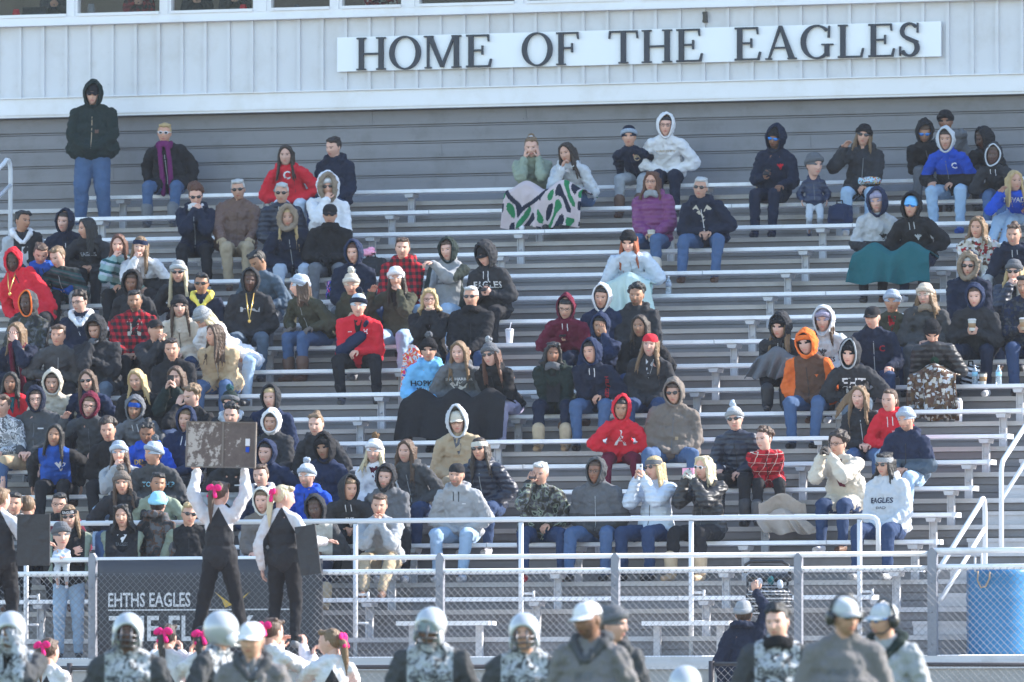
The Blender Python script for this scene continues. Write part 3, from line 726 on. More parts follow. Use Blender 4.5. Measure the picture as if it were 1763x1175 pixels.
    if 'zip' in o:
        K = MB(); K.box((0, 0, 0), (.008, .006, TL*.72)); v = np.concatenate(K.v) @ np.array(SR).T + np.array(P + u*TL*.42); v[:, 1] -= .25*s; K.v = [v]
        zo = obj('zip', K, cloth(g('zip') if g('zip') in COL else 'lgrey', 'leather'), root); subs(zo); wrap(zo, J_o, .003)
    if tk in ('hoodie', 'sweater') and hood in ('up', 'down') and 'inner' not in o and g('id') not in ('angel', 'hopkins', 'egg', 'ehtboy', 'redgirl', 'momhood', 'delta'):
        dc = rnd.choice(['white', 'lgrey', 'soft', 'white'])
        for q in (-1, 1):
            K = MB(); ln_ = rnd.uniform(.08, .13); K.box((q*.028, 0, -ln_/2), (.009, .006, ln_)); v = np.concatenate(K.v) @ np.array(SR).T + np.array(N - u*.03); v[:, 1] -= .25*s; K.v = [v]
            zo = obj('drawstring', K, cloth(dc), root); subs(zo); wrap(zo, J_o, .003)
    # phone held in the hands
    ph = g('ph')
    if ph:
        wa = []
        for q in (-1, 1):
            if (la if q == -1 else ra) in ('phone', 'photo', 'face', 'reach', 'wave', 'mouth'):
                el, wr, hd, pn, cu = arm[q]; wa.append(wr + V(hd).normalized()*.09*s + V(pn).normalized()*.02)
        c0 = sum(wa, V())/len(wa)
        K = MB(); d_ = (.072, .010, .145) if (la == 'photo' and 'wide' not in o) or la != 'photo' else (.145, .010, .072)
        K.box((0, 0, 0), d_); K.box((0, .0056, 0), (d_[0]*.88, .002, d_[2]*.9), None, 1); K.box((.02, -.006, d_[2]*.33), (.018, .004, .018), None, 1)
        tilt = 0 if la == 'photo' or ra == 'photo' or ra == 'face' else -60
        po = obj('phone', K, [cloth(ph, 'leather'), plastic_b], smooth=False)
        po.matrix_world = M.Translation(base) @ M.Rotation(b, 4, 'Z') @ M.Translation(c0) @ M.Rotation(R(tilt), 4, 'X')
        tag(po, g('phl', 'phone'), 'phone', 'phones held by spectators')
    return root
def subs(o):
    m = o.modifiers.new('sub', 'SUBSURF'); m.subdivision_type = 'SIMPLE'; m.levels = 3; m.render_levels = 3
def wrap(o, target, off=.004):
    m = o.modifiers.new('wrap', 'SHRINKWRAP'); m.target = target; m.wrap_method = 'PROJECT'; m.use_project_x = m.use_project_z = False
    m.use_project_y = True; m.use_positive_direction = True; m.use_negative_direction = False; m.offset = off; m.wrap_mode = 'ABOVE_SURFACE'
def print_on(pid, text, size, dx, t, col, narrow=1, rot=0, name='lettering'):
    """flat lettering laid on the chest of a garment"""
    p = PEOPLE[pid]; v, f = TXT[text]; s = p['s']
    v = v*size*s; a = R(rot)
    x = v[:, 0]*narrow*cos(a) - v[:, 1]*sin(a); z = v[:, 0]*narrow*sin(a) + v[:, 1]*cos(a)
    c0 = p['P'] + p['u']*p['TL']*t
    K = MB(); K.add(np.stack([x + dx*s + c0.x, np.full(len(x), c0.y - .30*s), z + c0.z], 1), f)
    o = obj(name, K, cloth(col), p['root'], smooth=False); wrap(o, p['top'])
    return o
def mark_on(pid, poly, size, dx, t, col, name='emblem'):
    p = PEOPLE[pid]; s = p['s']; c0 = p['P'] + p['u']*p['TL']*t; n = len(poly)
    K = MB(); v = [(c0.x + (dx + x*size)*s, c0.y - .3*s, c0.z + z*size*s) for x, z in poly] + [(c0.x + dx*s, c0.y - .3*s, c0.z)]
    K.add(v, [(i, (i+1) % n, n) for i in range(n)]); o = obj(name, K, cloth(col), p['root'], smooth=False); wrap(o, p['top']); return o
# ------------------------------------------------------------------ ground, apron, track
XW0, XW1 = -60, -5            # reach of the stand beyond both sides of the frame
g_ = MB(); g_.add([(-1500,-200,0),(1500,-200,0),(1500,72,0),(-1500,72,0)], [(0,1,2,3)])
struct('ground', g_, mat('grass_field', (.06,.10,.035), .95, 0, .5, 4, .3))
g_ = MB(); g_.add([(-1500,72,0),(1500,72,0),(1500,77,.25),(-1500,77,.25)], [(0,1,2,3)])
struct('track', g_, mat('track_surface', (.30,.09,.07), .9, 0, .4, 12, .15))
g_ = MB(); g_.add([(-1500,77,.25),(1500,77,.25),(1500,79,.55),(-1500,79,.55),(1500,1500,.55),(-1500,1500,.55)], [(0,1,2,3),(3,2,4,5)])
struct('pavement', g_, concrete)

DECKZ = CZ + 1.005; YF = Y0 - 3.0        # walkway surface, guard fence plane
d_ = MB(); d_.box(((XW0+XW1)/2, (YF - .12 + Y0 - 1.2)/2, DECKZ - .03), (XW1-XW0, Y0 - 1.2 - YF + .12, .06))
struct('walkway_deck', d_, alud)
d_ = MB(); d_.box(((XW0+XW1)/2, YF - .10, (DECKZ - .13 + .55)/2), (XW1-XW0, .1, DECKZ - .13 - .55))
for i in range(30): d_.box((XW0 + 1 + i*1.85, YF - .155, (DECKZ - .13 + .55)/2), (.05, .01, DECKZ - .14 - .55))
struct('walkway_wall', d_, concrete)
d_ = MB(); d_.box(((XW0+XW1)/2, YF - .11, DECKZ - .095), (XW1-XW0, .14, .07)); struct('walkway_kerb', d_, alud)

# ------------------------------------------------------------------ bleacher decking and riser panels
KB, KT = -2, 15
fb = MB(); rp = MB()
for k in range(KB, KT + 2):
    zf = rowZ(k) - .43; yb = rowY(k) + .30; yf = rowY(k) - RUN + .30 if k > KB else rowY(k) - .60
    # two aluminium planks with a front nosing each
    for a, b in ((yf, (yf + yb)/2 - .01), ((yf + yb)/2 + .01, yb)):
        fb.box(((XW0+XW1)/2, (a + b)/2, zf - .025), (XW1-XW0, b - a, .05))
    # ribbed riser panel below the nosing, set back
    h = RISE - .05
    for j in range(3):
        z1 = zf - .05 - j*h/3
        rp.box(((XW0+XW1)/2, yf + .055 + .008*j, z1 - h/6), (XW1-XW0, .012, h/3 - .010))
    rp.box(((XW0+XW1)/2, yf + .085, zf - .05 - h/2), (XW1-XW0, .012, h))
struct('bleacher_decking', fb, alud); struct('bleacher_risers', rp, siding)
lp = MB()
zt = rowZ(KB) - .43 - .05 - (RISE - .05)
for j in range(3): lp.box(((XW0+XW1)/2, rowY(KB) - .50 + .02*(j % 2), zt - .05 - .10*j), (XW1-XW0, .02, .09))
struct('bleacher_skirt', lp, siding)
# intermediate stair treads in the aisle at the right end
st = MB()
for k in range(KB, KT + 1):
    zf = rowZ(k) - .43 + RISE/2; yf = rowY(k) + .30 - RUN*.5
    st.box((XEND + .75, yf + RUN*.25, zf - .02), (1.18, RUN*.5 - .02, .04)); st.box((XEND + .75, yf + .03, zf - .09), (1.16, .01, .10))
o = struct('aisle_steps', st, alud)

ORD = ['bottom', 'second lowest', 'third lowest', 'fourth lowest', 'fifth lowest', 'sixth lowest', 'seventh lowest', 'eighth lowest', 'ninth lowest', 'ninth from the top', 'eighth from the top', 'seventh from the top', 'sixth from the top', 'fifth from the top', 'fourth from the top', 'third from the top', 'second from the top', 'topmost']
LEG0 = XEND - .26; SP = 1.87
for k in range(KB, KT + 1):
    y, z = rowY(k), rowZ(k); x0, x1 = XL, XEND
    if k == KB: x1 = XEND - .30
    r = empty('bleacher_bench', (x1, y, z - .43), 'long aluminium bleacher bench, %s of the rows' % ORD[k + 2], 'bench', 'aluminium bleacher benches')
    n = 4; 
    K = MB(); prof = [(-.0, -.006), (.004, -.0), (.27, -.0), (.274, -.006), (.274, -.040), (.262, -.044), (.012, -.044), (0, -.040)]
    L = x1 - x0
    v = [(x, yy, zz + .43) for x in (-L, 0) for yy, zz in prof]; m8 = len(prof)
    K.add(v, [tuple(range(m8)), tuple(range(m8, 2*m8))[::-1]] + [(i, (i+1) % m8, (i+1) % m8 + m8, i + m8) for i in range(m8)])
    obj('seat_plank', K, alu, r, smooth=False)
    for e in (-.004, -L + .004):
        K = MB(); K.box((e, .137, .43 - .022), (.03, .284, .054)); obj('end_cap', K, whitep, r, smooth=False)
    for jx in ((k*37 % 11)*.3 + 1.2, (k*37 % 11)*.3 + 5.0, (k*37 % 11)*.3 + 8.8):
        K = MB(); K.prism([(-jx - .006, .386), (-jx + .006, .386), (-jx + .006, .4325), (-jx - .006, .4325)], -.004, .27)
        if jx < L: obj('joint_strip', K, alud, r, smooth=False)
    x = LEG0 - (x1 - 0); i = 0; base = None
    while x > -L + .1:
        K = MB(); K.box((0, .13, .19), (.075, .008, .38)); K.box((-.035, .13, .19), (.008, .055, .38)); K.box((.035, .13, .19), (.008, .055, .38))
        K.prism([(-.06, .382), (.06, .382), (.045, .335), (-.045, .335)], .02, .25)
        K.cap((0, .12, .20), .012, (0, .112, .20), .012, 8)
        if base is None: base = obj('bench_leg', K, alud, r, smooth=False); lo = base
        else: lo = base.copy(); C.objects.link(lo); lo.parent = r
        lo.location = (x, 0, 0); x -= SP

# ------------------------------------------------------------------ back wall planks and press box
YB = rowY(15) + .62
K = MB(); z = rowZ(15) - .60; pitch = .205
while z < at(0, 150, YB).z:
    K.box(((XW0+XW1)/2, YB + .03, z + pitch*.43), (XW1-XW0, .05, pitch*.83)); K.box(((XW0+XW1)/2, YB + .022, z + pitch*.92), (XW1-XW0, .045, pitch*.075)); z += pitch
zt9 = at(0,175,YB).z; K.box(((XW0+XW1)/2, YB + .07, (rowZ(15) - .7 + zt9)/2), (XW1-XW0, .02, zt9 - rowZ(15) + .7))
for px_, row_ in ((195, 2), (640, 5), (1230, 6), (1490, 6), (1130, 4), (760, 3), (1395, 3), (330, 6), (905, 5), (1640, 1)):
    q = at(px_, 250, YB); K.box((q.x, YB + .003, rowZ(15) - .60 + (row_ + 2)*pitch + pitch*.44), (.010, .008, pitch*.84)); 
    for d in (-.03, .03): K.cap((q.x + d, YB + .004, rowZ(15) - .60 + (row_ + 2)*pitch + .04), .006, (q.x + d, YB + .0, rowZ(15) - .60 + (row_ + 2)*pitch + .04), .005, 6)
seam = MB()
wall = empty('back_wall', ((XW0+XW1)/2, YB, rowZ(15) - .6), 'grey plank back wall rising behind the topmost bench', 'wall')
wo = obj('plank_panel', K, siding, smooth=False); wo.parent = wall; wo.matrix_parent_inverse = M.Translation(-V(wall.location))
YP = YB - .10                      # front face of the press box
def zp(px, py): return at(px, py, YP).z
zb = zp(0, 200.5); zf1 = zp(0, 172.5); zs = zp(0, 47); 
pb = empty('press_box', ((XW0+XW1)/2, YP, zb), 'white press box with ribbed metal siding and a window strip above the stands', 'press box')
def ppart(name, mb, m, par=None, smooth=False):
    o = obj(name, mb, m, smooth=smooth); o.parent = par or pb; o.matrix_parent_inverse = M.Translation(-V((pb.location))); return o
K = MB(); K.box(((XW0+XW1)/2, YP + .06, (zf1 + zs)/2 + .0), (XW1-XW0, .10, zs - zf1 + .02))
x = XW0 + .05; x = at(35, 100, YP).x - .3048*100
while x < XW1:
    K.prism([(x - .020, zf1 + .01), (x + .020, zf1 + .01), (x + .020, zs), (x - .020, zs)], YP - .018, YP + .02)
    for zz in (zf1 + .16, zf1 + .55): K.cap((x - .06, YP + .012, zz), .005, (x - .06, YP + .006, zz), .005, 6)
    x += .3048
ppart('siding', K, sidewh)
K = MB(); K.box(((XW0+XW1)/2, YP + .0, (zb + zf1)/2), (XW1-XW0, .12, zf1 - zb)); K.box(((XW0+XW1)/2, YP - .01, zf1 + .008), (XW1-XW0, .15, .014)); K.box(((XW0+XW1)/2, YP + .005, zb - .015), (XW1-XW0, .10, .03))
ppart('fascia', K, fasc)
K = MB(); K.box(((XW0+XW1)/2, YP + 2, zb - .005), (XW1-XW0, 3.9, .03)); K.box(((XW0+XW1)/2, YP + 2, zs + 1.55), (XW1-XW0, 4.6, .25)); K.box(((XW0+XW1)/2, YP + 4.0, zs + .7), (XW1-XW0, .1, 2.4)); K.box(((XW0+XW1)/2, YP + 2, zs - .3), (XW1-XW0, 3.8, .06))
ppart('shell', K, siding)
# window band: sill, mullions, panes
zwb = zp(0, 33); xR = at(1110, 5, YP).x; zw1 = zs + 1.25
K = MB(); K.box(((XW0+XW1)/2, YP - .02, zs + .012), (XW1-XW0, .16, .035)); K.box(((XW0+XW1)/2, YP + .01, (zs + zwb)/2 + .01), (XW1-XW0, .10, zwb - zs)); ppart('window_sill', K, fasc)
K = MB(); K.box(((xR+XW1)/2 + 3.0, YP + .05, (zw1 + zwb)/2), (XW1-xR - 6, .1, zw1 - zwb)); 
edges = [-330, -170, -160, -20, -10, 0, 116, 135, 276, 296, 437, 468, 569, 590, 692, 723, 887, 908, 1075, 1107, 1278, 1296, 1440, 1460, 1620, 1640, 1780, 1800, 1950]
wins = [(-170, -24), (-5, 116), (135, 276), (296, 437), (468, 569), (590, 692), (723, 887), (908, 1075), (1107, 1278), (1297, 1460), (1480, 1640), (1660, 1800)]
ppart('upper_wall', K, sidewh)
glassm = bpy.data.materials.new('window_glass'); n, L, b = nodes(glassm); b.inputs['Base Color'].default_value = (.03,.04,.05,1); b.inputs['Roughness'].default_value = .05; b.inputs['Alpha'].default_value = .12
for i, (a, b_) in enumerate(wins):
    xa, xb = at(a, 10, YP).x, at(b_, 10, YP).x
    K = MB()
    xn = at(wins[i+1][0], 10, YP).x if i + 1 < len(wins) else xb + .3
    K.box(((xb + xn)/2, YP + .03, (zwb + zw1)/2), (xn - xb, .12, zw1 - zwb)); K.box(((xb + xn)/2, YP - .02, (zwb + zw1)/2), ((xn - xb)*.5, .05, zw1 - zwb))
    K.box(((xa + xb)/2, YP - .01, zwb + .02), (xb - xa, .10, .035)); K.box(((xa + xb)/2, YP - .01, zw1 - .02), (xb - xa, .10, .04))
    wf = ppart('window', K, fasc)
    K = MB(); K.box(((xa + xb)/2, YP + .04, (zwb + zw1)/2 + .02), (xb - xa, .008, zw1 - zwb - .05)); pn = obj('pane', K, glassm, smooth=False); pn.parent = wf
# counter and things on it inside
K = MB(); K.box(((XW0 + xR)/2, YP + .45, zwb - .10), (xR - XW0, .6, .05)); ppart('counter', K, mat('counter', (.12,.10,.09), .6))
def inside(px, py): return at(px, py, YP + .35)
def small(name, px, h, r, m, label, cat, kind='cyl'):
    p = inside(px, 30); p.z = zwb - .075; K = MB()
    if kind == 'cyl': K.tube([(0,0,0),(0,0,h*.75),(0,0,h)], [r*.8, r, r*.7], 12)
    else: K.box((0, 0, h/2), (r*2, .03, h)); K.box((0, -.1, .01), (r*2, .2, .015))
    o = obj(name, K, m); o.location = p; tag(o, label, cat); return o
small('cup', 419, .20, .05, cloth('red'), 'red cup on the counter behind the press box window', 'cup')
small('jar', 388, .07, .06, cloth('offwhite'), 'small pale jar beside the red cup in the press box', 'jar')
small('thermos', 511, .18, .04, cloth('dgrey'), 'grey thermos behind the fifth press box window', 'thermos')
small('bottle', 157, .26, .05, cloth('grey'), 'grey bottle behind the second press box window', 'bottle')
small('bottle', 28, .22, .05, cloth('red'), 'red and white bottle at the left end of the press box', 'bottle')
small('laptop', 60, .24, .16, plastic_b, 'black laptop open in the leftmost press box window', 'laptop', 'lap')
small('laptop', 930, .2, .14, plastic_b, 'black laptop behind the window above the word OF', 'laptop', 'lap')
# wall fixture
K = MB(); K.box((0, 0, 0), (.05, .04, .13)); K.box((0, -.01, .05), (.055, .03, .03)); K.box((0,0,-.05),(.055,.05,.025))
o = obj('wall_fixture', K, plastic_b, smooth=False); o.location = at(1214, 30, YP - .03); tag(o, 'small black box fixed to the siding above the word THE', 'fixture')

# ------------------------------------------------------------------ the lettered sign
def glyph(ch):
    """serif capitals as convex pieces in a unit-high cell; returns (polys, advance)"""
    P_ = []; T, t, sf = .13, .055, .045
    def q(*a): P_.append(list(a))
    def stem(x, w_=T, z0=0, z1=1): q((x, z0), (x + w_, z0), (x + w_, z1), (x, z1))
    def serif(x, w_, z): q((x - .06, z), (x + w_ + .06, z), (x + w_ + .06, z + sf), (x - .06, z + sf))
    def arc(cx, cz, rx, rz, a0, a1, wx, wz, n=18):
        for i in range(n):
            a, b = R(a0 + (a1 - a0)*i/n), R(a0 + (a1 - a0)*(i + 1)/n)
            q((cx + rx*cos(a), cz + rz*sin(a)), (cx + rx*cos(b), cz + rz*sin(b)), (cx + (rx - wx)*cos(b), cz + (rz - wz)*sin(b)), (cx + (rx - wx)*cos(a), cz + (rz - wz)*sin(a)))
    if ch == 'H':
        for x in (.07, .60): stem(x); serif(x, T, 0); serif(x, T, 1 - sf)
        stem(.2, .4, .47, .47 + t); return P_, .80
    if ch == 'O': arc(.42, .5, .42, .52, 0, 360, .13, .055, 36); return P_, .84
    if ch == 'M':
        stem(.08, t); serif(.08, t, 0); stem(.80, T); serif(.80, T, 0); serif(.80, T, 1 - sf); serif(.06, T, 1 - sf)
        q((.08, 1), (.22, 1), (.54, .03), (.44, .03)); q((.44, .03), (.52, .03), (.84, 1), (.78, 1)); return P_, 1.02
    if ch in 'EF':
        stem(.08); serif(.08, T, 0); q((.02, 1 - t), (.60, 1 - t), (.60, 1), (.02, 1)); q((.57, 1), (.62, 1), (.63, .78), (.60, .78))
        q((.2, .49), (.46, .49), (.46, .49 + t), (.2, .49 + t)); q((.43, .38), (.47, .38), (.47, .66), (.43, .66))
        if ch == 'E': q((.02, 0), (.63, 0), (.63, t), (.02, t)); q((.60, 0), (.66, 0), (.70, .25), (.66, .25))
        return P_, (.70 if ch == 'E' else .64)
    if ch == 'T':
        stem(.32); serif(.32, T, 0); q((.02, 1 - t), (.75, 1 - t), (.75, 1), (.02, 1)); q((.0, .76), (.035, .76), (.06, 1), (.02, 1)); q((.735, .76), (.77, .76), (.75, 1), (.71, 1)); return P_, .77
    if ch == 'A':
        q((.38, 1.02), (.46, 1.02), (.80, 0), (.65, 0)); q((.38, 1.02), (.42, .92), (.135, 0), (.09, 0)); q((.22, .33), (.60, .33), (.58, .38), (.24, .38)); serif(.09, .05, 0); serif(.67, .11, 0); return P_, .86
    if ch == 'G':
        arc(.42, .5, .42, .52, 42, 318, .13, .055, 28); stem(.62, .12, .06, .42); q((.54, .40), (.84, .40), (.84, .44), (.54, .44)); q((.70, .62), (.75, .62), (.76, .98), (.72, .98)); return P_, .86
    if ch == 'L':
        stem(.08); serif(.08, T, 0); serif(.08, T, 1 - sf); q((.02, 0), (.62, 0), (.62, t), (.02, t)); q((.59, 0), (.64, 0), (.69, .28), (.65, .28)); return P_, .70
    if ch == 'S':
        arc(.29, .755, .24, .265, 30, 250, .10, .07, 16); arc(.29, .255, .26, .275, 70, -160, .12, .07, 18)
        q((.12, .67), (.20, .49), (.50, .33), (.52, .46)) ; q((.48, .70), (.52, .70), (.52, 1.0), (.49, 1.0)); q((.03, .02), (.06, .02), (.07, .30), (.03, .30)); return P_, .58
    return [], .4
sx0, sx1 = at(583, 90, YP).x, at(1622, 60, YP).x; sz0, sz1 = zp(583, 124.5), zp(583, 65.5)
sg = empty('lettered_sign', (sx0, YP - .04, sz0), 'long white board with raised dark serif letters HOME OF THE EAGLES', 'sign')
K = MB(); K.box(((sx1 - sx0)/2, 0, (sz1 - sz0)/2), (sx1 - sx0, .03, sz1 - sz0)); obj('panel', K, signm, sg, smooth=False)
words = [('HOME', 617, 850), ('OF', 902, 1000), ('THE', 1051, 1213), ('EAGLES', 1267, 1588)]
LH = zp(617, 66.5) - zp(617, 122.5); lz = zp(617, 122.3) - sz0
for wtxt, a, b_ in words:
    xa, xb = at(a, 90, YP).x - sx0, at(b_, 90, YP).x - sx0
    tot = sum(glyph(c)[1] for c in wtxt) + .09*(len(wtxt) - 1); sc_x = (xb - xa)/tot; x = xa
    for c in wtxt:
        ps, adv = glyph(c); K = MB()
        for i, p in enumerate(ps): K.prism([(x + px_*sc_x, lz + pz*LH) for px_, pz in p], -.052 - .0006*(i % 13), -.014)
        obj('letter', K, letterm, sg, smooth=False); x += (adv + .09)*sc_x

# ------------------------------------------------------------------ guard fence, hand rail
def rod(mb, a, b, r, n=10): mb.tube([a, b], r, n)
xs_post = [at(px, 1050, YF).x for px in (-135, 160, 459, 758, 1060, 1375, 1606, 1900)]
fen = empty('chain_link_fence', (xs_post[1], YF, DECKZ), 'silver chain link guard fence with square posts along the front walkway', 'fence')
def fpart(name, mb, m, **k): o = obj(name, mb, m, **k); o.parent = fen; o.matrix_parent_inverse = M.Translation(-V(fen.location)); return o
zr1, zr2 = at(900, 958.5, YF).z, at(900, 983, YF).z; zbot = at(900, 1134, YF).z
for x, px in zip(xs_post, (-135, 160, 459, 758, 1060, 1375, 1606, 1900)):
    zt = at(px, 955 if px < 1600 else 946, YF).z; K = MB(); hw = .040 if px != 1606 else .048
    K.prism([(x - hw, DECKZ - .15), (x + hw, DECKZ - .15), (x + hw, zt - .03), (x + .012, zt + .015), (x - .012, zt + .015), (x - hw, zt - .03)], YF - .035, YF + .035)
    for zz in (.12, .45, .75): K.cap((x, YF - .03, DECKZ + zz), .012, (x, YF - .042, DECKZ + zz), .010, 8)
    fpart('fence_post', K, galv, smooth=False)
xa, xb = at(440, 960, YF).x, xs_post[6]
K = MB(); rod(K, (xs_post[0], YF, zr1), (xb, YF, zr1), .027); fpart('top_rail', K, alu)
K = MB(); rod(K, (xs_post[0], YF + .01, zr2), (xb, YF + .01, zr2), .028)
fpart('middle_rail', K, alu)
K = MB(); rod(K, (xs_post[0], YF, zbot), (xs_post[-1], YF, zbot), .024); fpart('bottom_rail', K, alu)
zq1, zq2 = at(1680, 948, YF).z, at(1680, 976, YF).z
K = MB(); rod(K, (xb, YF, zq1), (xs_post[-1], YF, zq1), .031); rod(K, (xb, YF + .01, zq2), (xs_post[-1], YF + .01, zq2), .030); fpart('end_rail', K, alu)
wire = mat('fence_wire', (.26,.26,.27), .45, .4, 0, 10, .1)
def meshwire(x0, x1, z0, z1, y, p=.051, r=.0030):
    K = MB(); H_ = z1 - z0; nd = int(H_/p)
    x = x0 - H_
    def seg(a, b):
        v = []; 
        for c in (a, b):
            for dx, dy in ((r, 0), (0, r), (-r, 0), (0, -r)): v.append((c[0] + dx, c[1] + dy, c[2]))
        K.add(v, [(0,1,5,4),(1,2,6,5),(2,3,7,6),(3,0,4,7)])
    while x < x1 + H_:
        for sgn in (1, -1):
            a = [x, z0]; b_ = [x + sgn*H_, z1]
            if sgn < 0: a[0] += .0
            # clip to x range
            def clipx(a, b_):
                (ax, az), (bx, bz) = a, b_
                if max(ax, bx) < x0 or min(ax, bx) > x1: return None
                def f(px_, pz, qx, qz, X): t = (X - px_)/(qx - px_); return (X, pz + (qz - pz)*t)
                if ax < x0: ax, az = f(ax, az, bx, bz, x0)
                if bx < x0: bx, bz = f(bx, bz, ax, az, x0)
                if ax > x1: ax, az = f(ax, az, bx, bz, x1)
                if bx > x1: bx, bz = f(bx, bz, ax, az, x1)
                return (ax, az), (bx, bz)
            c = clipx(a, b_)
            if c: seg((c[0][0], y + sgn*.002, c[0][1]), (c[1][0], y + sgn*.002, c[1][1]))
        x += p*1.41
    return K
K = meshwire(xs_post[0], xs_post[-1], zbot, zr2, YF - .10)
fpart('chain_mesh', K, wire, smooth=False)
# white hand rail standing on the walkway in front of the seats
YH = YF + 1.0
hr = empty('hand_rail', (at(612,1134,YH).x, YH, DECKZ), 'long white tubular hand rail on posts in front of the lowest rows', 'hand rail')
def hpart(name, mb, m, root=hr): o = obj(name, mb, m); o.parent = root; o.matrix_parent_inverse = M.Translation(-V(root.location)); return o
zh = at(1000, 894, YH).z; xe = at(1512, 890, YH).x
K = MB(); K.tube([(at(-150, 900, YH).x, YH, zh), (xe - .10, YH, zh), (xe - .04, YH, zh - .012), (xe - .01, YH, zh - .04), (xe, YH, zh - .09), (xe, YH, zh - .36)], .026, 12); hpart('rail_tube', K, whitep)
for px in (45, 328, 612, 897, 1190, 1480):
    x = at(px, 1000, YH).x; K = MB(); rod(K, (x, YH, DECKZ), (x, YH, zh - .03), .026); K.box((x + .05, YH + .03, DECKZ + .68), (.16, .02, .025)); K.box((x + .05, YH + .03, DECKZ + .38), (.16, .02, .025)); K.box((x + .13, YH + .03, DECKZ + .67), (.02, .03, .08)); hpart('rail_post', K, whitep)
# aisle rails
XR = XEND + .60
def tube_obj(name, label, pts, braces, root_at):
    r = empty(name, root_at, label, 'hand rail')
    K = MB(); K.tube(pts, .027, 12); hpart('rail_tube', K, whitep, r)
    for p in braces: K = MB(); K.tube(p, .024, 10); hpart('brace', K, whitep, r)
def arch(a, b, rr=.12, n=6):
    return []
Ye = Y0 - .22
pT = at(1682, 857, Ye - .10); 
tube_obj('aisle_rail', 'short white aisle rail with curved top at the foot of the right stairs', [(XR, Ye, DECKZ + .2), (XR, Ye, pT.z - .14), (XR, Ye - .02, pT.z - .05), (XR, Ye - .07, pT.z - .01), (XR, Ye - .13, pT.z - .02), (XR, Ye - .20, pT.z - .07), (XR, Ye - 1.9, pT.z - .07 - 1.7*.44)],
    [[(XR, Ye, pT.z - .32), (XR, Ye - 1.8, pT.z - .32 - 1.8*.44)]], (XR, Ye, DECKZ))
Y2 = Y0 + .45; p2 = at(1722, 803, Y2)
tube_obj('aisle_rail', 'long white aisle rail climbing the right stairs out of the frame', [(XR, Y2, DECKZ + .6), (XR, Y2, p2.z - .06), (XR, Y2 + .02, p2.z), (XR, Y2 + .07, p2.z + .06), (XR, Y2 + 5, p2.z + .06 + 4.93*.43)],
    [[(XR, Y2, p2.z - .36), (XR, Y2 + 5, p2.z - .36 + 5*.43)]], (XR, Y2, DECKZ))
Y3 = rowY(15) - .9; XA = at(18, 330, Y3).x
tz = at(10, 277, Y3).z
tube_obj('aisle_rail', 'white aisle rail with curved top at the upper left edge', [(XA, Y3, rowZ(13) - .43), (XA, Y3, tz - .12), (XA, Y3 - .02, tz - .05), (XA, Y3 - .07, tz), (XA, Y3 - .14, tz), (XA, Y3 - .22, tz - .05), (XA, Y3 - 3, tz - .05 - 2.78*.42)],
    [[(XA, Y3, tz - .30), (XA, Y3 - 3, tz - .30 - 3*.42)]], (XA, Y3, rowZ(13) - .43))
# ramp rail end and end fence with barrel
K = MB(); a = at(1606, 950, YF + .25); b_ = at(1690, 951, YF + .25); rod(K, a, b_, .035, 12)
for dx in (0, -.07): rod(K, b_ + V((dx, 0, 0)), b_ + V((dx, 0, -.20)), .012, 8)
tag(obj('ramp_rail', K, whitep), 'stub of white ramp rail beside the end post of the fence', 'rail')
K = meshwire(at(1612, 1000, YF + .35).x, at(1668, 1000, YF + .35).x, zbot, zr2, YF + .35, .022, .0026)
tag(obj('mesh_screen', K, wire, smooth=False), 'dense wire screen between the end post and the blue barrel', 'screen')
bc = at(1722, 1055, YF + .55); br = at(1778, 1000, YF + .55).x - bc.x
K = MB(); zt, zb2 = at(1700, 980, YF + .55).z, DECKZ; pr = []
for t in np.linspace(0, 1, 25):
    r_ = br*(1 + (.02 if abs(t - .33) < .025 or abs(t - .67) < .025 else 0) - (.04 if t in (0, 1) else 0)); pr.append((zb2 + (zt - zb2)*t, r_))
K.tube([(bc.x, bc.y, z) for z, r_ in pr], [r_ for z, r_ in pr], 32)
bar = tag(obj('barrel', K, mat('blue_plastic', (.03,.17,.36), .4, 0, .05, 5, .06)), 'big blue plastic barrel behind the fence at the right edge', 'barrel')
K = MB(); c = at(1692, 1000, bc.y - br - .02); K.tube([c + V((-.05, 0, .10)), c + V((-.055, 0, .0)), c + V((-.02, 0, -.07)), c + V((.03, 0, -.06)), c + V((.07, 0, .02)), c + V((.075, 0, .09))], .009, 8); tag(obj('rope_handle', K, cloth('tan')), 'loop of pale rope hanging on the blue barrel', 'rope')
# two short benches on the walkway
for pa, pb_, nm in ((682, 842, 'left'), (1105, 1256, 'right')):
    yb = YF + .75; xa, xb = at(pa, 1073, yb).x, at(pb_, 1073, yb).x; zz = at(pa, 1070, yb).z
    r = empty('short_bench', ((xa + xb)/2, yb, DECKZ), 'short aluminium bench on the walkway, %s of the two' % nm, 'bench', 'short benches on the walkway')
    K = MB(); K.box((0, .12, zz - DECKZ - .022), (xb - xa, .26, .044)); obj('seat_plank', K, alu, r, smooth=False)
    for q in (-1, 1): K = MB(); K.box((q*(xb - xa)*.36, .12, (zz - DECKZ)/2 - .022), (.07, .06, zz - DECKZ - .045)); obj('bench_leg', K, alud, r, smooth=False)
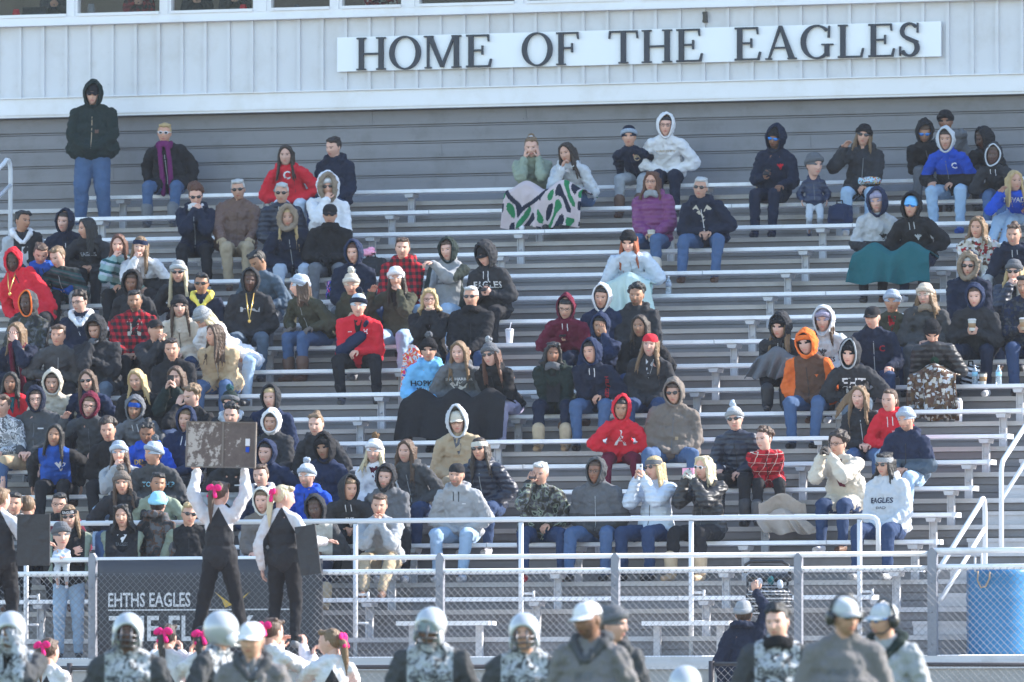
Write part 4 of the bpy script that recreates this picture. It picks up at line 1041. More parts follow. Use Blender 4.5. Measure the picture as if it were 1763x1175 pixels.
# banner on the fence
ba, bb_ = at(168, 1000, YF - .06), at(556, 1000, YF - .06); bt, bbm = at(300, 964, YF - .06).z, at(300, 1128, YF - .06).z
K = MB(); n_ = 30; v = []; f = []
for i in range(n_ + 1):
    for j in range(7): v.append((ba.x + (bb_.x - ba.x)*i/n_, YF - .06 - .012*sin(i*1.1 + j*.6), bt + (bbm - bt)*j/6))
for i in range(n_):
    for j in range(6): f.append((i*7 + j, i*7 + j + 1, (i+1)*7 + j + 1, (i+1)*7 + j))
K.add(v, f); bn = obj('banner', K, mat('banner_vinyl', (.052,.052,.062), .5, 0, .1, 8, .2)); tag(bn, 'black vinyl banner with white EHTHS EAGLES lettering on the fence', 'banner')
bn.modifiers.new('thick', 'SOLIDIFY').thickness = .003
def btext(t, pa, pb_, pt_, pbm, col='white', nm='lettering'):
    v, f = TXT[t]; lo, hi = v.min(0), v.max(0); a = at(pa, pbm, YF - .085); b_ = at(pb_, pt_, YF - .085)
    K = MB(); u = (v - lo)/(hi - lo + 1e-9); K.add(np.stack([a.x + u[:, 0]*(b_.x - a.x), np.full(len(v), YF - .082), a.z + u[:, 1]*(b_.z - a.z)], 1), f); obj(nm, K, cloth(col), bn, smooth=False)
btext('EHTHS EAGLES', 186, 328, 1020, 1046); btext('THE FLOCK', 187, 440, 1059, 1105)
K = MB(); a = at(186, 1051, YF - .082); b_ = at(520, 1051, YF - .082); K.box(((a.x + b_.x)/2, YF - .082, a.z), (b_.x - a.x, .002, .015)); obj('stripe', K, cloth('white'), bn, smooth=False)
K = MB(); c = at(400, 1030, YF - .083)
for q in (-1, 1): K.add([(c.x, c.y, c.z - .07), (c.x + q*.20, c.y, c.z + .07), (c.x + q*.12, c.y, c.z - .01), (c.x + q*.08, c.y, c.z - .10)], [(0, 1, 2, 3)])
obj('emblem', K, cloth('gold'), bn, smooth=False)
# low fence on the field side
YG = 83.2; zg = at(900, 1148, YG).z
lf = empty('perimeter_fence', (-25, YG, .55), 'low black railed chain link fence between the field and the stand', 'fence')
def lpart(name, mb, m, **k): o = obj(name, mb, m, **k); o.parent = lf; o.matrix_parent_inverse = M.Translation(-V(lf.location)); return o
K = MB(); rod(K, (at(-60, 1150, YG).x, YG, zg), (at(1000, 1150, YG).x, YG, zg), .024); rod(K, (at(1225, 1145, YG).x, YG, zg + .02), (at(1830, 1150, YG).x, YG, zg), .022); lpart('top_rail', K, mat('dark_painted_pipe', (.045,.04,.045), .4))
for px in (120, 410, 683, 1005, 1225, 1560): K = MB(); x = at(px, 1150, YG).x; rod(K, (x, YG, .55), (x, YG, zg + .05), .03); lpart('fence_post', K, mat('dark_painted_pipe', (.045,.04,.045), .4))
K = meshwire(at(-60, 1150, YG).x, at(1830, 1150, YG).x, .6, zg, YG, .051, .002); lpart('chain_mesh', K, wire, smooth=False)
# ------------------------------------------------------------------ spectators: x y of the face in the photo | look | label
PPL = '''
160 163|st=1 k=15 id=standman top=forest tk=jacket hood=up legs=jeans shoe=grey arms=pockets hair=hblack gl=sun hat=cap:black fat=1.2 w=1.42 elb=1 fx=.15 lf=1.28 zip=tan y=-4 t=8 b=-4|man standing on the top row in dark green hooded work jacket and jeans
283 230|k=15 top=black tk=coat arms=down legs=jeans boots=1 shoe=dgrey hair=hblond:short gl=sun gf=white scarf=purple:long y=-6 t=2 fat=1.12|woman in black coat with long purple scarf sitting alone on the top row
337 337|k=12 top=dnavy tk=coat arms=mouth legs=black hair=hauburn:curly gl=sun hood=down t=24 y=4 scarf=white|woman in long dark coat covering her mouth with white cuffed hands
410 327|k=12 top=leather tk=leather arms=knees legs=khaki hair=hgrey:short gl=sun gloves=tan y=-4 shoe=brown fat=1.1 w=1.08 zip=brown|grey haired man in brown leather jacket with tan gloves on his knees
492 268|top=red tk=hoodie hood=down legs=powder hair=hdark:long arms=pockets y=-6 id=redgirl|girl in red hoodie with long dark hair beside the boy in black jacket
574 254|top=dnavy tk=jacket hood=down legs=djeans arms=pockets hair=hdark:short y=-38 t=12 fat=1.05|bare headed boy in navy jacket looking down left on the upper row
485 333|top=dnavy tk=puffer legs=djeans arms=lap hair=hgrey:bob gl=sun y=-4 inner=white|grey haired woman in navy coat just below the girl in red
565 322|top=white tk=coat hood=up fur=fur ho=48 hb=1.12 arms=mouth,lap legs=dgrey gl=sun hair=hlight y=-2 fat=1.1 hat=beanie:white|woman in white coat with thick fur hood holding her hand to her mouth
496 376|k=11 top=dnavy tk=parka hood=up fur=fur ho=52 hb=1.1 legs=skyg arms=pockets hair=hblond:long hl=.26 y=-4 t=2|girl in dark parka with fur trimmed hood and yellow green hair
568 370|k=11 top=black tk=jacket legs=dgrey arms=lap gloves=black hat=cap:black gl=sun hair=hdark y=-4 t=8 fat=1.2 w=1.12 skin=1 scarf=black|big man in black jacket and black cap with sunglasses
609 436|top=dnavy hood=up hoodc=navy legs=dgrey arms=lap hair=hauburn y=-14 t=6|boy in slate blue hood with fringe beside the black backpack
693 428|top=plaid/red/soft tk=jacket hood=down legs=djeans arms=lap hair=hbrown:short y=-4|smiling young man in red and black checked jacket in the middle rows
771 431|id=ehguy top=sleeves/grey/forest tk=shirt hood=up hoodc=forest arms=lap,point legs=ljeans hair=hbrown y=-18|young man in grey shirt and green hood pointing to the left
836 440|id=eagleshood top=soft hood=up legs=black arms=phone hat=cap:black hair=hdark y=-34 t=22 ph=black phl=black_phone_held_by_the_boy_in_the_black_cap_and_hood b=-22|boy in black EAGLES hoodie and cap looking down at his phone
915 254|k=14 top=sage feet=up arms=cheeks legs=skyg hair=hlight:bun scrunch=1 y=-4 t=10|girl in sage green sweatshirt resting both cheeks on her hands
976 264|k=14 top=lgrey hood=down arms=chin,lap legs=jeans hair=hdark:long y=-26 t=10 feet=up b=-24|girl with dark braids in grey hoodie leaning her chin on her hand
1083 236|k=15 id=beanieboy s=.92 top=dnavy tk=jacket arms=down legs=grey hair=hdark hat=beanie:dnavy:skyg y=-4 shoe=brown boots=1 zip=dnavy|boy in navy fleece with crest and blue cuffed beanie on the top row
1146 217|k=15 id=whitehood top=white hood=up arms=pockets legs=dnavy hair=hblack gl=clear y=-2 t=4|boy in white hoodie with hood up on the top row
1122 314|k=12 top=purple tk=puffer hood=down arms=lap legs=jeans hair=hauburn:wavy hl=.24 gl=clear boots=1 shoe=beige y=-14 scarf=grey|woman in plum jacket with curly auburn hair and glasses holding a paper cup
1206 324|k=12 top=dnavy tk=jacket hood=down arms=lap legs=jeans hair=hgrey:short gl=sun y=-14 shoe=brown fat=1.12 w=1.08 skin=1 zip=white kx=.24|man in sunglasses and open navy jacket with clasped hands
1082 417|k=10 top=powder tk=coat arms=lap gloves=grey legs=mint hat=beanie:black:black hair=hred:long t=22 y=-10|red haired woman in pale jacket and black beanie with a mint blanket
1335 239|k=14 id=eaglesman top=dnavy tk=jacket hood=up arms=phone,knees legs=dnavy gl=blue skin=3 beard=1 hat=beanie:black:black y=-22 t=14 r=10 ph=black phl=black_phone_held_by_the_man_in_blue_mirrored_sunglasses b=-16 shoe=navy hair=hblack|bearded man in dark hooded jacket and blue mirrored sunglasses holding a phone
1402 285|st=1 k=14 s=.54 top=navy tk=puffer hs=1.25 hat=beanie:dgrey:dgrey hood=down arms=down legs=lgrey y=28 b=0 shoe=navy w=1.15 hip=.42|toddler standing in navy puffer coat and grey beanie
1487 234|k=14 top=soft tk=parka hood=down arms=wave,lap legs=ljeans hat=beanie:black:black gl=sun hair=hlight:long hl=.22 y=-6 t=2 r=8 skin=1|laughing woman in black parka and black beanie with a hand raised
1592 228|k=15 s=.97 top=black tk=jacket hood=up arms=phone legs=dgrey gl=blue skin=2 y=-4 t=26 ph=black phl=black_phone_held_by_the_boy_in_black_on_the_top_row|boy in black hood with blue visor glasses bent over his phone
1628 210|k=15 s=1 top=dgrey tk=jacket arms=pockets legs=black hat=beanie:black:black skin=3 y=-10 t=8 lx=-.14|dark skinned boy in grey jacket half hidden behind the blue and black jacket
1628 241|k=14 id=bluejkt top=yoke/royal/black tk=jacket hood=up hoodc=lgrey arms=knees,lap legs=ljeans skin=1 hair=hdark y=-8 shoe=blue kx=.2|boy in blue and black jacket with pale grey hood
1694 240|k=15 s=1 top=black tk=jacket hood=up arms=pockets legs=djeans skin=4 y=-60 t=16|dark skinned boy in black hood turned left behind the smaller hooded child
1710 268|k=14 s=.9 top=soft hood=up lin=lgrey arms=pockets legs=jeans skin=4 y=-10|child in black hoodie with grey lined hood near the upper right edge
1747 312|k=13 id=nevada s=1 top=royal arms=wave,lap legs=ljeans hair=hblond:long y=16 t=4 feet=side lx=.03|blond girl in bright blue NEVADA sweatshirt at the upper right edge
1510 348|k=11 id=hawks top=yoke/lgrey/soft tk=jacket hood=up hoodc=navy hat=beanie:ltpurple:ltpurple arms=lap legs=black y=-12 hair=hbrown|boy in white and black jacket with blue hood sharing the teal blanket
1569 356|k=11 id=pirate top=black hood=up arms=pockets legs=dnavy hat=cap:lblue gl=blue skin=1 y=-12 t=2|boy in black hoodie with pale blue cap visor sharing the teal blanket
1683 392|k=10 top=patchwork/offwhite/offwhite/white/brown/offwhite/white/dred tk=coat hood=down arms=hug legs=grey hair=hlight:wavy y=-20 hl=.2|girl wrapped in a white patterned blanket, right side
1745 405|k=10 top=dnavy arms=lap legs=black hair=hbrown:bun y=-14 hood=down t=8|girl in navy hoodie with tied back hair at the right edge
1668 458|k=8 top=dnavy tk=parka hood=up ho=56 hb=1.12 fur=fur arms=lap legs=djeans gl=sun hair=hgrey skin=0 y=-12 fat=1.12|man in sunglasses with a furry hood over navy coat, right side
1746 468|k=8 top=dnavy tk=puffer arms=mouth,lap legs=djeans hat=beanie:dgrey:dgrey gl=sun hair=hblond:wavy hl=.2 scarf=offwhite:long y=-12|woman in grey beanie and sunglasses with cream scarf, right edge
1764 494|k=7 top=patchwork/dnavy/soft/navy/char tk=shirt arms=phone legs=djeans skin=2 y=-20 hair=hblack:short shoe=black|man in dark checked shirt cut off by the right edge holding a coffee cup
1679 511|k=7 top=soft tk=jacket hood=up hoodc=navy arms=phone legs=dnavy hair=hbrown y=-14 zip=black w=1.08 kx=.2|young man in black jacket with slate hood holding a paper coffee cup
1593 509|k=7 top=char tk=parka hood=down hat=beanie:beige:beige hair=hlight:wavy hl=.24 arms=lap legs=char y=-22 scarf=fur|woman in pale pink knitted beanie and dark grey coat
1536 520|k=7 s=.95 top=olive tk=jacket hat=beanie:skyg:skyg arms=pockets legs=djeans skin=2 y=-8 inner=red hair=hdark|kid in blue grey beanie and olive jacket over a red shirt
1502 547|k=6 id=capman top=dnavy tk=jacket arms=knees legs=djeans hat=cap:black hair=hbrown y=-26 w=1.08 fat=1.1 skin=0|man in navy jacket and black cap in the right crowd
1605 572|k=6 id=eaglebadge top=black tk=puffer arms=phone legs=black hat=beanie:black:black hair=hdark y=-2 t=40 ph=black phl=black_phone_held_above_the_brown_print_blanket|person in black puffer coat and knitted hat bent over a phone
1418 552|k=6 id=ealgirl top=lgrey hood=up hat=beanie:ltpurple:ltpurple hair=hbrown:long arms=lap legs=black y=-14|girl in pale grey EAGLES hoodie with mauve beanie
1343 564|k=6 top=soft hood=up hair=hlight:long arms=crossed legs=black boots=1 shoe=black y=-26 t=10 hat=beanie:black:black lx=.12 feet=up|girl in black hood with long light hair and folded arms
1388 592|k=5 id=orangeman top=sleeves/brown/orange tk=jacket hood=up hoodc=orange hat=beanie:black:orange arms=pockets legs=jeans y=-22 fat=1.15 w=1.12 zip=black shoe=black kx=.2|man in orange and brown hooded jacket
1463 610|k=5 id=ehtboy s=.97 top=soft hood=up lin=grey hoodc=soft hat=beanie:black:black arms=pockets legs=gjeans y=-18|boy in black EHT hoodie with grey lined hood
1479 684|k=3 s=.92 top=soft tk=jacket arms=lap legs=jeans hair=hlight:wind y=-18 zip=lgrey|girl in black fleece with long wind blown hair
1531 690|k=3 s=.92 top=red hood=down arms=lap legs=ljeans hair=hbrown:pony y=-28 id=redsweat|girl in bright red hoodie with tied back brown hair
1560 723|k=2 top=yoke/navy/gjeans tk=jacket hood=down hat=beanie:skyg:skyg beard=1 skin=1 arms=lap legs=ljeans y=-30 b=-18 hair=hdark fat=1.1 zip=black|bearded man in blue jacket and grey blue beanie
1265 723|k=2 top=dnavy tk=puffer hat=beanie:lgrey:grey:powder gl=sun hair=hbrown:curly arms=knees,lap legs=black boots=1 shoe=soft y=-12 zip=black|woman in navy puffer jacket with grey pompom beanie and sunglasses
1315 757|k=2 s=.92 top=tartan/red/dred/offwhite tk=coat arms=hug legs=black boots=1 shoe=char hair=hbrown:messy y=-34 id=tartan fat=1.1|girl wrapped in a red tartan blanket
1443 765|k=1 top=cream tk=coat inner=maroon arms=photo gloves=taupe legs=djeans gl=clear hair=hdark:curly y=-34 b=-28 ph=black phl=black_phone_held_up_by_the_woman_in_the_cream_coat fat=1.15 w=1.1 skin=1|short haired woman in cream coat taking a photo with her phone
1523 800|k=0 id=momhood top=lgrey hood=down hat=band:grey gl=sun hair=hblack:wavy hl=.18 arms=pockets legs=djeans y=-34 b=-28 skin=1 fat=1.1 shoe=grey|woman in grey EAGLES hoodie with grey headband and sunglasses
1212 806|k=0 top=black tk=puffer arms=photo gloves=offwhite legs=black gl=sun gf=white hair=hpale:wavy hl=.2 y=-40 b=-34 boots=1 shoe=tan wide=1 ph=pink phl=pink_phone_held_sideways_by_the_blond_woman|blond woman in black puffer coat and white sunglasses taking a photo
1126 806|k=0 top=powder tk=puffer arms=photo legs=djeans hat=band:dgrey gl=sun hair=hblond:long y=-40 b=-34 ph=white phl=white_phone_held_up_by_the_woman_in_the_pale_jacket shoe=black|woman in pale blue puffer jacket with headband taking a photo
1026 812|k=0 top=yoke/dgrey/char tk=jacket hood=up hoodc=char arms=pockets legs=jeans gl=clear skin=3 y=-22 w=1.18 fat=1.2 zip=grey kx=.22 shoe=black|dark skinned man in grey hooded jacket and glasses on the lowest rows
930 816|k=0 top=camo/soft/olive/dgrey/sage/forest tk=jacket arms=face,lap legs=djeans hair=hgrey:short y=-20 ph=black phl=black_phone_pressed_to_the_ear_of_the_camouflage_man shoe=red skin=1 kx=.23 fat=1.1 w=1.08|man in camouflage jacket talking on the phone
786 818|k=0 id=greyhood top=grey hood=down arms=pockets legs=ljeans hat=bcap:black beard=1 hair=hdark y=-16 shoe=lgrey w=1.08 kx=.2|bearded man in grey hoodie and backwards black cap
653 871|k=-1 top=grey tk=sweater arms=chin legs=khaki feet=up shoe=brown hair=hbrown:short y=-4 t=6 kx=.2 w=1.08|young man in grey sweater with hands at his mouth and khaki trousers
664 822|k=0 top=dgrey tk=jacket hood=up hoodc=soft beard=1 arms=hug legs=black hair=hdark y=-14 t=4|bearded man in dark hood and grey jacket behind the khaki trousers
601 842|k=0 id=anchor top=soft hood=up ho=62 hair=hlight arms=lap legs=black y=24|boy in black hoodie with brown fringe looking to the right
644 778|k=1 top=white tk=jacket inner=maroon hat=beanie:white:white:hlight hair=hpale:wavy hl=.26 arms=lap legs=white y=-10|blond girl in white jacket and white beanie over maroon scarf
699 777|k=1 top=char tk=jacket hair=hbrown:long hl=.36 arms=pockets legs=djeans y=-22 b=-20 hood=down|girl with long brown hair in dark coat, lower middle
787 727|k=2 top=khaki tk=jacket hood=up hoodc=lgrey inner=dgrey gl=clear hat=cap:cream hair=hgrey arms=pockets legs=khaki y=-4 skin=0 w=1.1 fat=1.1|man in tan work jacket with grey hood, cap and glasses
826 774|k=1 top=dnavy tk=puffer hood=down hat=band:offwhite gl=sun hair=hdark:long arms=pockets legs=djeans y=-18 b=-22 skin=1|woman in navy coat with white headband and long dark hair
952 609|k=5 top=forest tk=parka hood=down fur=fur gl=top hair=hblack:wavy hl=.14 skin=3 arms=hug legs=dnavy y=2 t=10 boots=1 shoe=tan scarf=dgrey inner=black|woman in green parka with sunglasses pushed up on her black hair
1018 607|k=5 id=hilf top=dnavy hood=up hoodc=navy arms=hug,lap legs=jeans y=-30 t=4 hair=hdark skin=1 kx=.2|boy in navy hoodie with red lettering down the sleeve
1119 594|k=5 top=soft tk=jacket hat=bcap:red hair=hlight:wavy hl=.34 arms=pockets legs=djeans inner=white y=-10 shoe=black|person with very long curly hair and backwards red cap
1070 704|k=3 id=angel s=.9 top=red hood=up arms=pockets legs=maroon y=-6 skin=2 hair=hblack|child in bright red hoodie with white letter A
1160 677|k=3 id=carh top=taupe tk=jacket hood=up hb=1.06 gl=sun arms=pockets legs=jeans y=-12 fat=1.25 w=1.22 kx=.26 skin=1|heavy man in taupe hooded work jacket and sunglasses
974 531|k=7 id=maroonboy top=maroon hood=up ho=60 arms=phone legs=dnavy gl=clear hair=hblack t=18 y=-10 skin=1 ph=black phl=black_phone_held_by_the_boy_in_the_maroon_hoodie|boy in maroon hoodie with black hair and glasses using his phone
1036 513|k=7 top=navy tk=jacket hood=up hoodc=white arms=pockets legs=djeans y=-12 hair=hdark|boy in navy jacket with bright white hood, centre
1096 509|k=7 top=soft tk=jacket arms=pockets legs=black hair=hblack:messy skin=2 y=-14 beard=1 hood=down w=1.06|young man with thick black hair and dark jacket, centre right
1033 563|k=6 s=.95 top=navy hood=up hoodc=navy arms=lap,face legs=djeans hair=hblack y=-8 skin=2|child in blue hood touching the side of the face
1102 562|k=6 top=black tk=jacket hair=hdark:long hl=.2 arms=lap legs=djeans skin=2 y=-18 t=4|girl in black jacket with parted dark hair behind the red cap
738 604|k=5 id=hopkins top=lblue hood=down hat=beanie:black:black:dgrey arms=lap legs=black y=-6 hair=hdark|boy in light blue lettered hoodie and black and grey pompom beanie
790 607|k=5 id=egg top=dgrey hood=down hair=hlight:long arms=lap legs=black y=-16|girl in dark grey hoodie with white eagle print
844 612|k=5 top=black tk=jacket hat=beanie:dgrey:dgrey:grey gl=sun hair=hauburn:long arms=hug legs=ltpurple y=-22 b=-24 hood=down|girl in black coat with grey pompom beanie and sunglasses
617 527|k=7 id=huskie top=red tk=jacket inner=black hat=beanie:powder:dnavy:dnavy arms=hug,lap legs=black y=-4 w=1.15 fat=1.15 hair=hbrown kx=.24 hip=1|boy in red jacket with his arm in a navy sling
605 491|k=8 s=.94 top=olive tk=jacket hood=down hat=beanie:beige:offwhite:offwhite arms=phone legs=navy y=-4 t=12 hair=hdark skin=1 ph=tan phl=gold_phone_held_by_the_person_in_the_cream_pompom_beanie|person in cream pompom beanie and olive hoodie looking at a phone
682 480|k=8 top=olive tk=jacket hat=beanie:white:white hair=hdark:long arms=wave,mouth legs=ljeans y=-4 inner=black|girl in white beanie and olive jacket with hands near her face
739 516|k=7 top=black tk=coat arms=mouth legs=black gl=clear hair=hblond:wavy hl=.16 inner=ltpurple y=0 t=6 ph=tan phl=gold_phone_held_up_by_the_blond_woman_with_glasses|blond woman with glasses in black coat photographing with her phone
811 512|k=7 top=black tk=jacket arms=lap legs=djeans gl=sun hair=hgrey:short y=-12 w=1.1 fat=1.1 zip=black scarf=black|man in wraparound sunglasses and plain black coat
516 493|k=8 top=olive tk=jacket hat=beanie:powder:skyg hair=hbrown:long arms=knees gloves=taupe legs=jeans boots=1 shoe=brown y=-78 b=-40 hl=.26|girl in olive coat and two tone beanie seen in profile facing left
431 484|k=8 id=necklace top=soft hood=up skin=4 arms=pockets legs=gjeans y=-2 t=8 w=1.08 kx=.2|dark skinned young man in black hoodie with a gold chain
444 450|k=9 top=gjeans tk=jacket hair=hblack:short skin=2 arms=knees legs=dgrey y=-50 t=34 b=-20|young man in slate jacket leaning down behind the gold chain
347 489|k=8 id=rams top=dnavy hood=down hoodc=yellow arms=lap legs=djeans gl=sun skin=2 hair=hblack:short y=-6|boy in navy sweatshirt with bright yellow hood
307 469|k=9 top=soft tk=jacket hat=beanie:grey:lgrey hair=hpale:long hl=.42 gl=sun arms=lap legs=black y=-4|girl with very long blond hair, round sunglasses and striped beanie
309 529|k=7 top=beige tk=coat hat=beanie:soft:soft hair=hbrown:long hl=.36 arms=lap legs=djeans y=2|smiling girl in tan coat with black beanie
350 548|k=7 top=white tk=coat hat=beanie:grey:grey hair=hpale:long hl=.2 arms=lap legs=ljeans y=-50 t=48 lx=-.36|girl in fuzzy white coat and pale beanie bending over to the left
370 578|k=6 top=tan tk=coat hair=hbrown:long hl=.34 arms=hug legs=jeans y=-56 t=0 skin=1 b=-20|girl with long brown hair in tan fleece coat looking left
296 602|k=5 top=black tk=sweater arms=lap legs=black hair=hdark:short y=-4 w=1.08|clean shaven young man in black sweater behind the girl with the phone
303 650|k=4 top=forest hood=no hair=hbrown:long hl=.3 arms=photo,photo legs=djeans y=-14 t=8 ph=black phl=black_phone_held_by_the_girl_in_the_green_hoodie|girl in dark green hoodie holding up a phone, left crowd
330 684|k=3 top=yoke/black/white tk=jacket hair=hlight:messy arms=face,lap legs=black y=-44 t=10|boy with tousled brown hair covering his face with his hand
396 695|k=3 top=soft hood=down hoodc=lgrey hat=beanie:forest:dgrey:dteal beard=1 arms=lap legs=black y=-16|bearded young man in green beanie with pale grey hood
466 686|k=3 top=navy hood=up hoodc=soft hair=hblond arms=pockets legs=black y=-16 t=4|blond boy in navy jacket with dark hood above the white hood
467 727|k=2 id=whtbal top=soft hood=up hoodc=white ho=50 arms=lap legs=black hair=hdark y=-12|boy in black jacket with tied bright white hood
544 732|k=2 top=soft tk=jacket hair=hlight:bun arms=pockets legs=black y=-14 hood=down|woman with hair in a bun and dark jacket, lower middle
558 772|k=1 id=durag top=navy tk=jacket hood=up hoodc=black hat=beanie:black:black skin=2 arms=pockets legs=djeans y=-18 zip=dnavy|brown skinned boy in black hood and navy jacket
458 781|k=1 top=navy hood=up hoodc=navy arms=pockets legs=djeans hair=hblack y=-20 t=4|smiling boy in plain navy hoodie with hood up
528 821|k=0 top=royal hood=down hat=beanie:white:skyg:skyg arms=lap legs=dgrey hair=hdark y=-22 beard=1|boy in blue hoodie and white striped pompom beanie
449 820|k=0 top=navy hood=down hoodc=lgrey arms=lap legs=grey hair=hbrown:short y=-16 b=-14|grinning boy in navy sweatshirt with pale grey hood
543 877|k=-1 top=sleeves/offwhite/char tk=puffer hood=up hoodc=soft skin=4 arms=lap legs=dnavy y=-10 boots=1 shoe=tan hb=1.06 s=.97|dark skinned child in white puffer vest with black hood
39 381|k=11 top=sleeves/soft/lgrey tk=jacket hood=down hoodc=white arms=lap legs=black hair=hblack:short skin=2 y=42 t=6|young man in black vest over white hoodie at the left edge
111 382|k=11 top=dnavy hood=up hoodc=dnavy ho=60 hair=hdark arms=pockets legs=black y=-20 t=8 id=laced zip=white|boy in navy hoodie with white laces, upper left crowd
150 394|k=11 id=hawkgirl top=soft hair=hblack:long hl=.34 arms=lap legs=black y=-62 hood=down b=-20|girl with long black hair in profile wearing black hoodie
70 438|k=10 id=bluecirc top=blue hood=down arms=lap legs=black hair=hbrown:short y=6 t=24|boy in royal blue hoodie looking down, left crowd
99 443|k=10 top=stripes/dteal/soft/forest/char/dteal/dgrey tk=coat hair=hlight:short arms=lap legs=grey y=-34 t=22|girl in dark striped poncho looking down
204 422|k=10 top=stripes/mint/powder/teal/mint tk=sweater hair=hauburn:long arms=mouth,lap legs=black y=-6 b=-16|girl in pale teal cardigan holding a snack to her mouth
241 426|k=10 top=yoke/white/soft tk=jacket hat=band:navy hair=hlight:long arms=mouth,lap legs=black y=-4|girl in white and black jacket with navy headband drinking
22 450|k=9 top=red tk=sweater hood=up skin=4 arms=down legs=black y=-4 t=24 lx=-.32 id=redlean|dark skinned man in red hoodie leaning far forward at the left edge
227 488|k=8 id=chiefs top=yoke/soft/red tk=jacket hood=up hoodc=black hb=1.1 skin=3 arms=pockets legs=black y=-8 t=6|person in red and white jacket with deep black hood
232 519|k=7 id=bills top=plaid/red/soft tk=jacket inner=black beard=1 hair=hblack:short skin=2 arms=lap legs=black y=-2 w=1.1 fat=1.12|bearded man in red checked jacket, left crowd
137 521|k=7 top=dnavy hood=down hoodc=white gl=clear hair=hdark:messy arms=lap legs=black y=-32 t=6 inner=white|boy with glasses in navy jacket and white hood
48 523|k=7 top=camo/soft/olive/char/dgrey tk=jacket hood=up hoodc=char lin=orange skin=4 arms=lap legs=black y=-26 b=-20 zip=orange|dark skinned boy in charcoal hood edged with orange
28 574|k=6 top=dnavy tk=jacket hair=hlight:long gl=sun arms=lap,face scarf=maroon:long legs=black y=-26 hl=.3|woman in sunglasses and maroon scarf shading her eyes
100 578|k=6 top=char tk=jacket hair=hbrown:short arms=lap legs=black y=-10 t=8|boy with chin length brown hair in dark grey jacket
165 568|k=6 top=soft tk=coat hood=up hb=1.12 arms=mouth,hug gloves=dgrey legs=gjeans y=-22 t=22 w=1.15 fat=1.1|person bundled in big black hooded coat with grey gloves
268 569|k=6 top=soft tk=jacket hat=cap:black hair=hdark arms=chin legs=black y=26 t=-6|man in black cap and black jacket rubbing his hands
18 660|k=4 s=.97 top=red tk=jacket inner=teal hair=hblack:long hl=.18 skin=3 arms=lap legs=black y=-4|girl in red jacket over striped shirt at the left edge
90 660|k=4 id=fleece top=cream tk=coat hood=up hoodc=cream arms=pockets legs=black hair=hbrown y=-4 hb=1.05|boy in fuzzy cream fleece with hood up
150 656|k=4 top=navy tk=jacket gl=sun hair=hbrown:long arms=pockets legs=black y=-8|girl in round sunglasses and navy jacket, left crowd
235 655|k=4 top=black tk=jacket hair=hblond:wavy hl=.3 arms=lap legs=black y=-16 t=12|girl with wavy blond hair looking down, left crowd
62 688|k=3 id=nikeboy top=char tk=jacket hood=up hoodc=dnavy gl=clear arms=lap legs=tan shorts=1 w=1.18 fat=1.15 y=-4 kx=.24 hair=hbrown skin=0|big boy with glasses in black hooded jacket and khaki shorts
154 699|k=3 top=char tk=jacket hood=up hoodc=maroon arms=wave,lap legs=black gl=clear hair=hlight y=-6 t=10|boy in maroon hood and dark jacket with one hand raised
232 704|k=3 top=dgrey hood=up hoodc=dgrey hat=band:blue arms=lap legs=black skin=2 y=-6 t=14 hair=hblack|boy in charcoal hoodie with blue headband
320 723|k=2 top=navy hood=up hoodc=navy arms=lap legs=black hair=hlight y=-14 t=4|boy in navy hood standing out left of the raised board
94 750|k=2 id=nikegirl top=sleeves/blue/black tk=shirt arms=down legs=black hair=hblack:long hl=.26 skin=2 y=-6|girl in bright blue soccer shirt over black sleeves
186 742|k=2 top=black tk=jacket hair=hdark:afro skin=1 arms=lap legs=black y=-6|curly haired boy in black jacket beside the blue soccer shirt
253 746|k=2 id=delta top=royal hood=down hair=hblack:bun skin=3 arms=phone legs=black y=-6 t=22 ph=black phl=black_phone_held_by_the_girl_in_the_royal_blue_hoodie|girl in royal blue hoodie with top bun using her phone
4 699|k=3 s=.95 top=camo/grey/white/dgrey/lgrey tk=shirt hair=hbrown:short arms=lap legs=jeans y=-20|child in grey and white mottled shirt cut by the left edge
205 781|k=1 top=grey tk=sweater hat=beanie:skyg:powder hair=hbrown:long hl=.24 arms=mouth,hug legs=ljeans y=-4 t=4|girl in grey sweater with pale striped beanie
264 782|k=1 id=duke top=char tk=sweater hat=beanie:powder:skyg:dgrey arms=lap legs=black y=-46 t=2 hair=hbrown w=1.06|boy in charcoal shirt and striped pompom beanie looking left
210 833|k=0 top=soft tk=coat hood=down hat=beanie:taupe:taupe:taupe hair=hbrown:long hl=.3 arms=pockets legs=jeans y=-2|girl in taupe pompom beanie and black coat
272 834|k=0 s=.95 top=sage tk=jacket arms=pockets legs=gjeans hair=hblack:short skin=2 y=12 inner=white|boy in sage green jacket with black hair
398 716|k=2 top=black tk=jacket hair=hblack:messy arms=lap legs=black y=-10|person with black hair hidden behind the raised board
396 785|k=1 id=swoosh top=yoke/soft/lgrey tk=jacket arms=pockets legs=black hair=hdark:short y=-10 hood=down|person in black and grey jacket below the raised board
452 863|k=-1 s=.95 top=taupe tk=jacket hood=up hoodc=offwhite arms=lap legs=skyg hair=hlight y=-14|child in cream hood behind the cheerleader with the black folder
'''
def rank(s_): return s_
for line in PPL.strip().split('\n'):
    xy, opt, lab = line.split('|'); px, py = map(float, xy.split()); o = parse(opt)
    if 'phl' in o: o['phl'] = o['phl'].replace('_', ' ')
    if o.get('hip') == '1': del o['hip']
    o.setdefault('grp', 'spectators on the bleachers')
    person(px, py, lab, o)
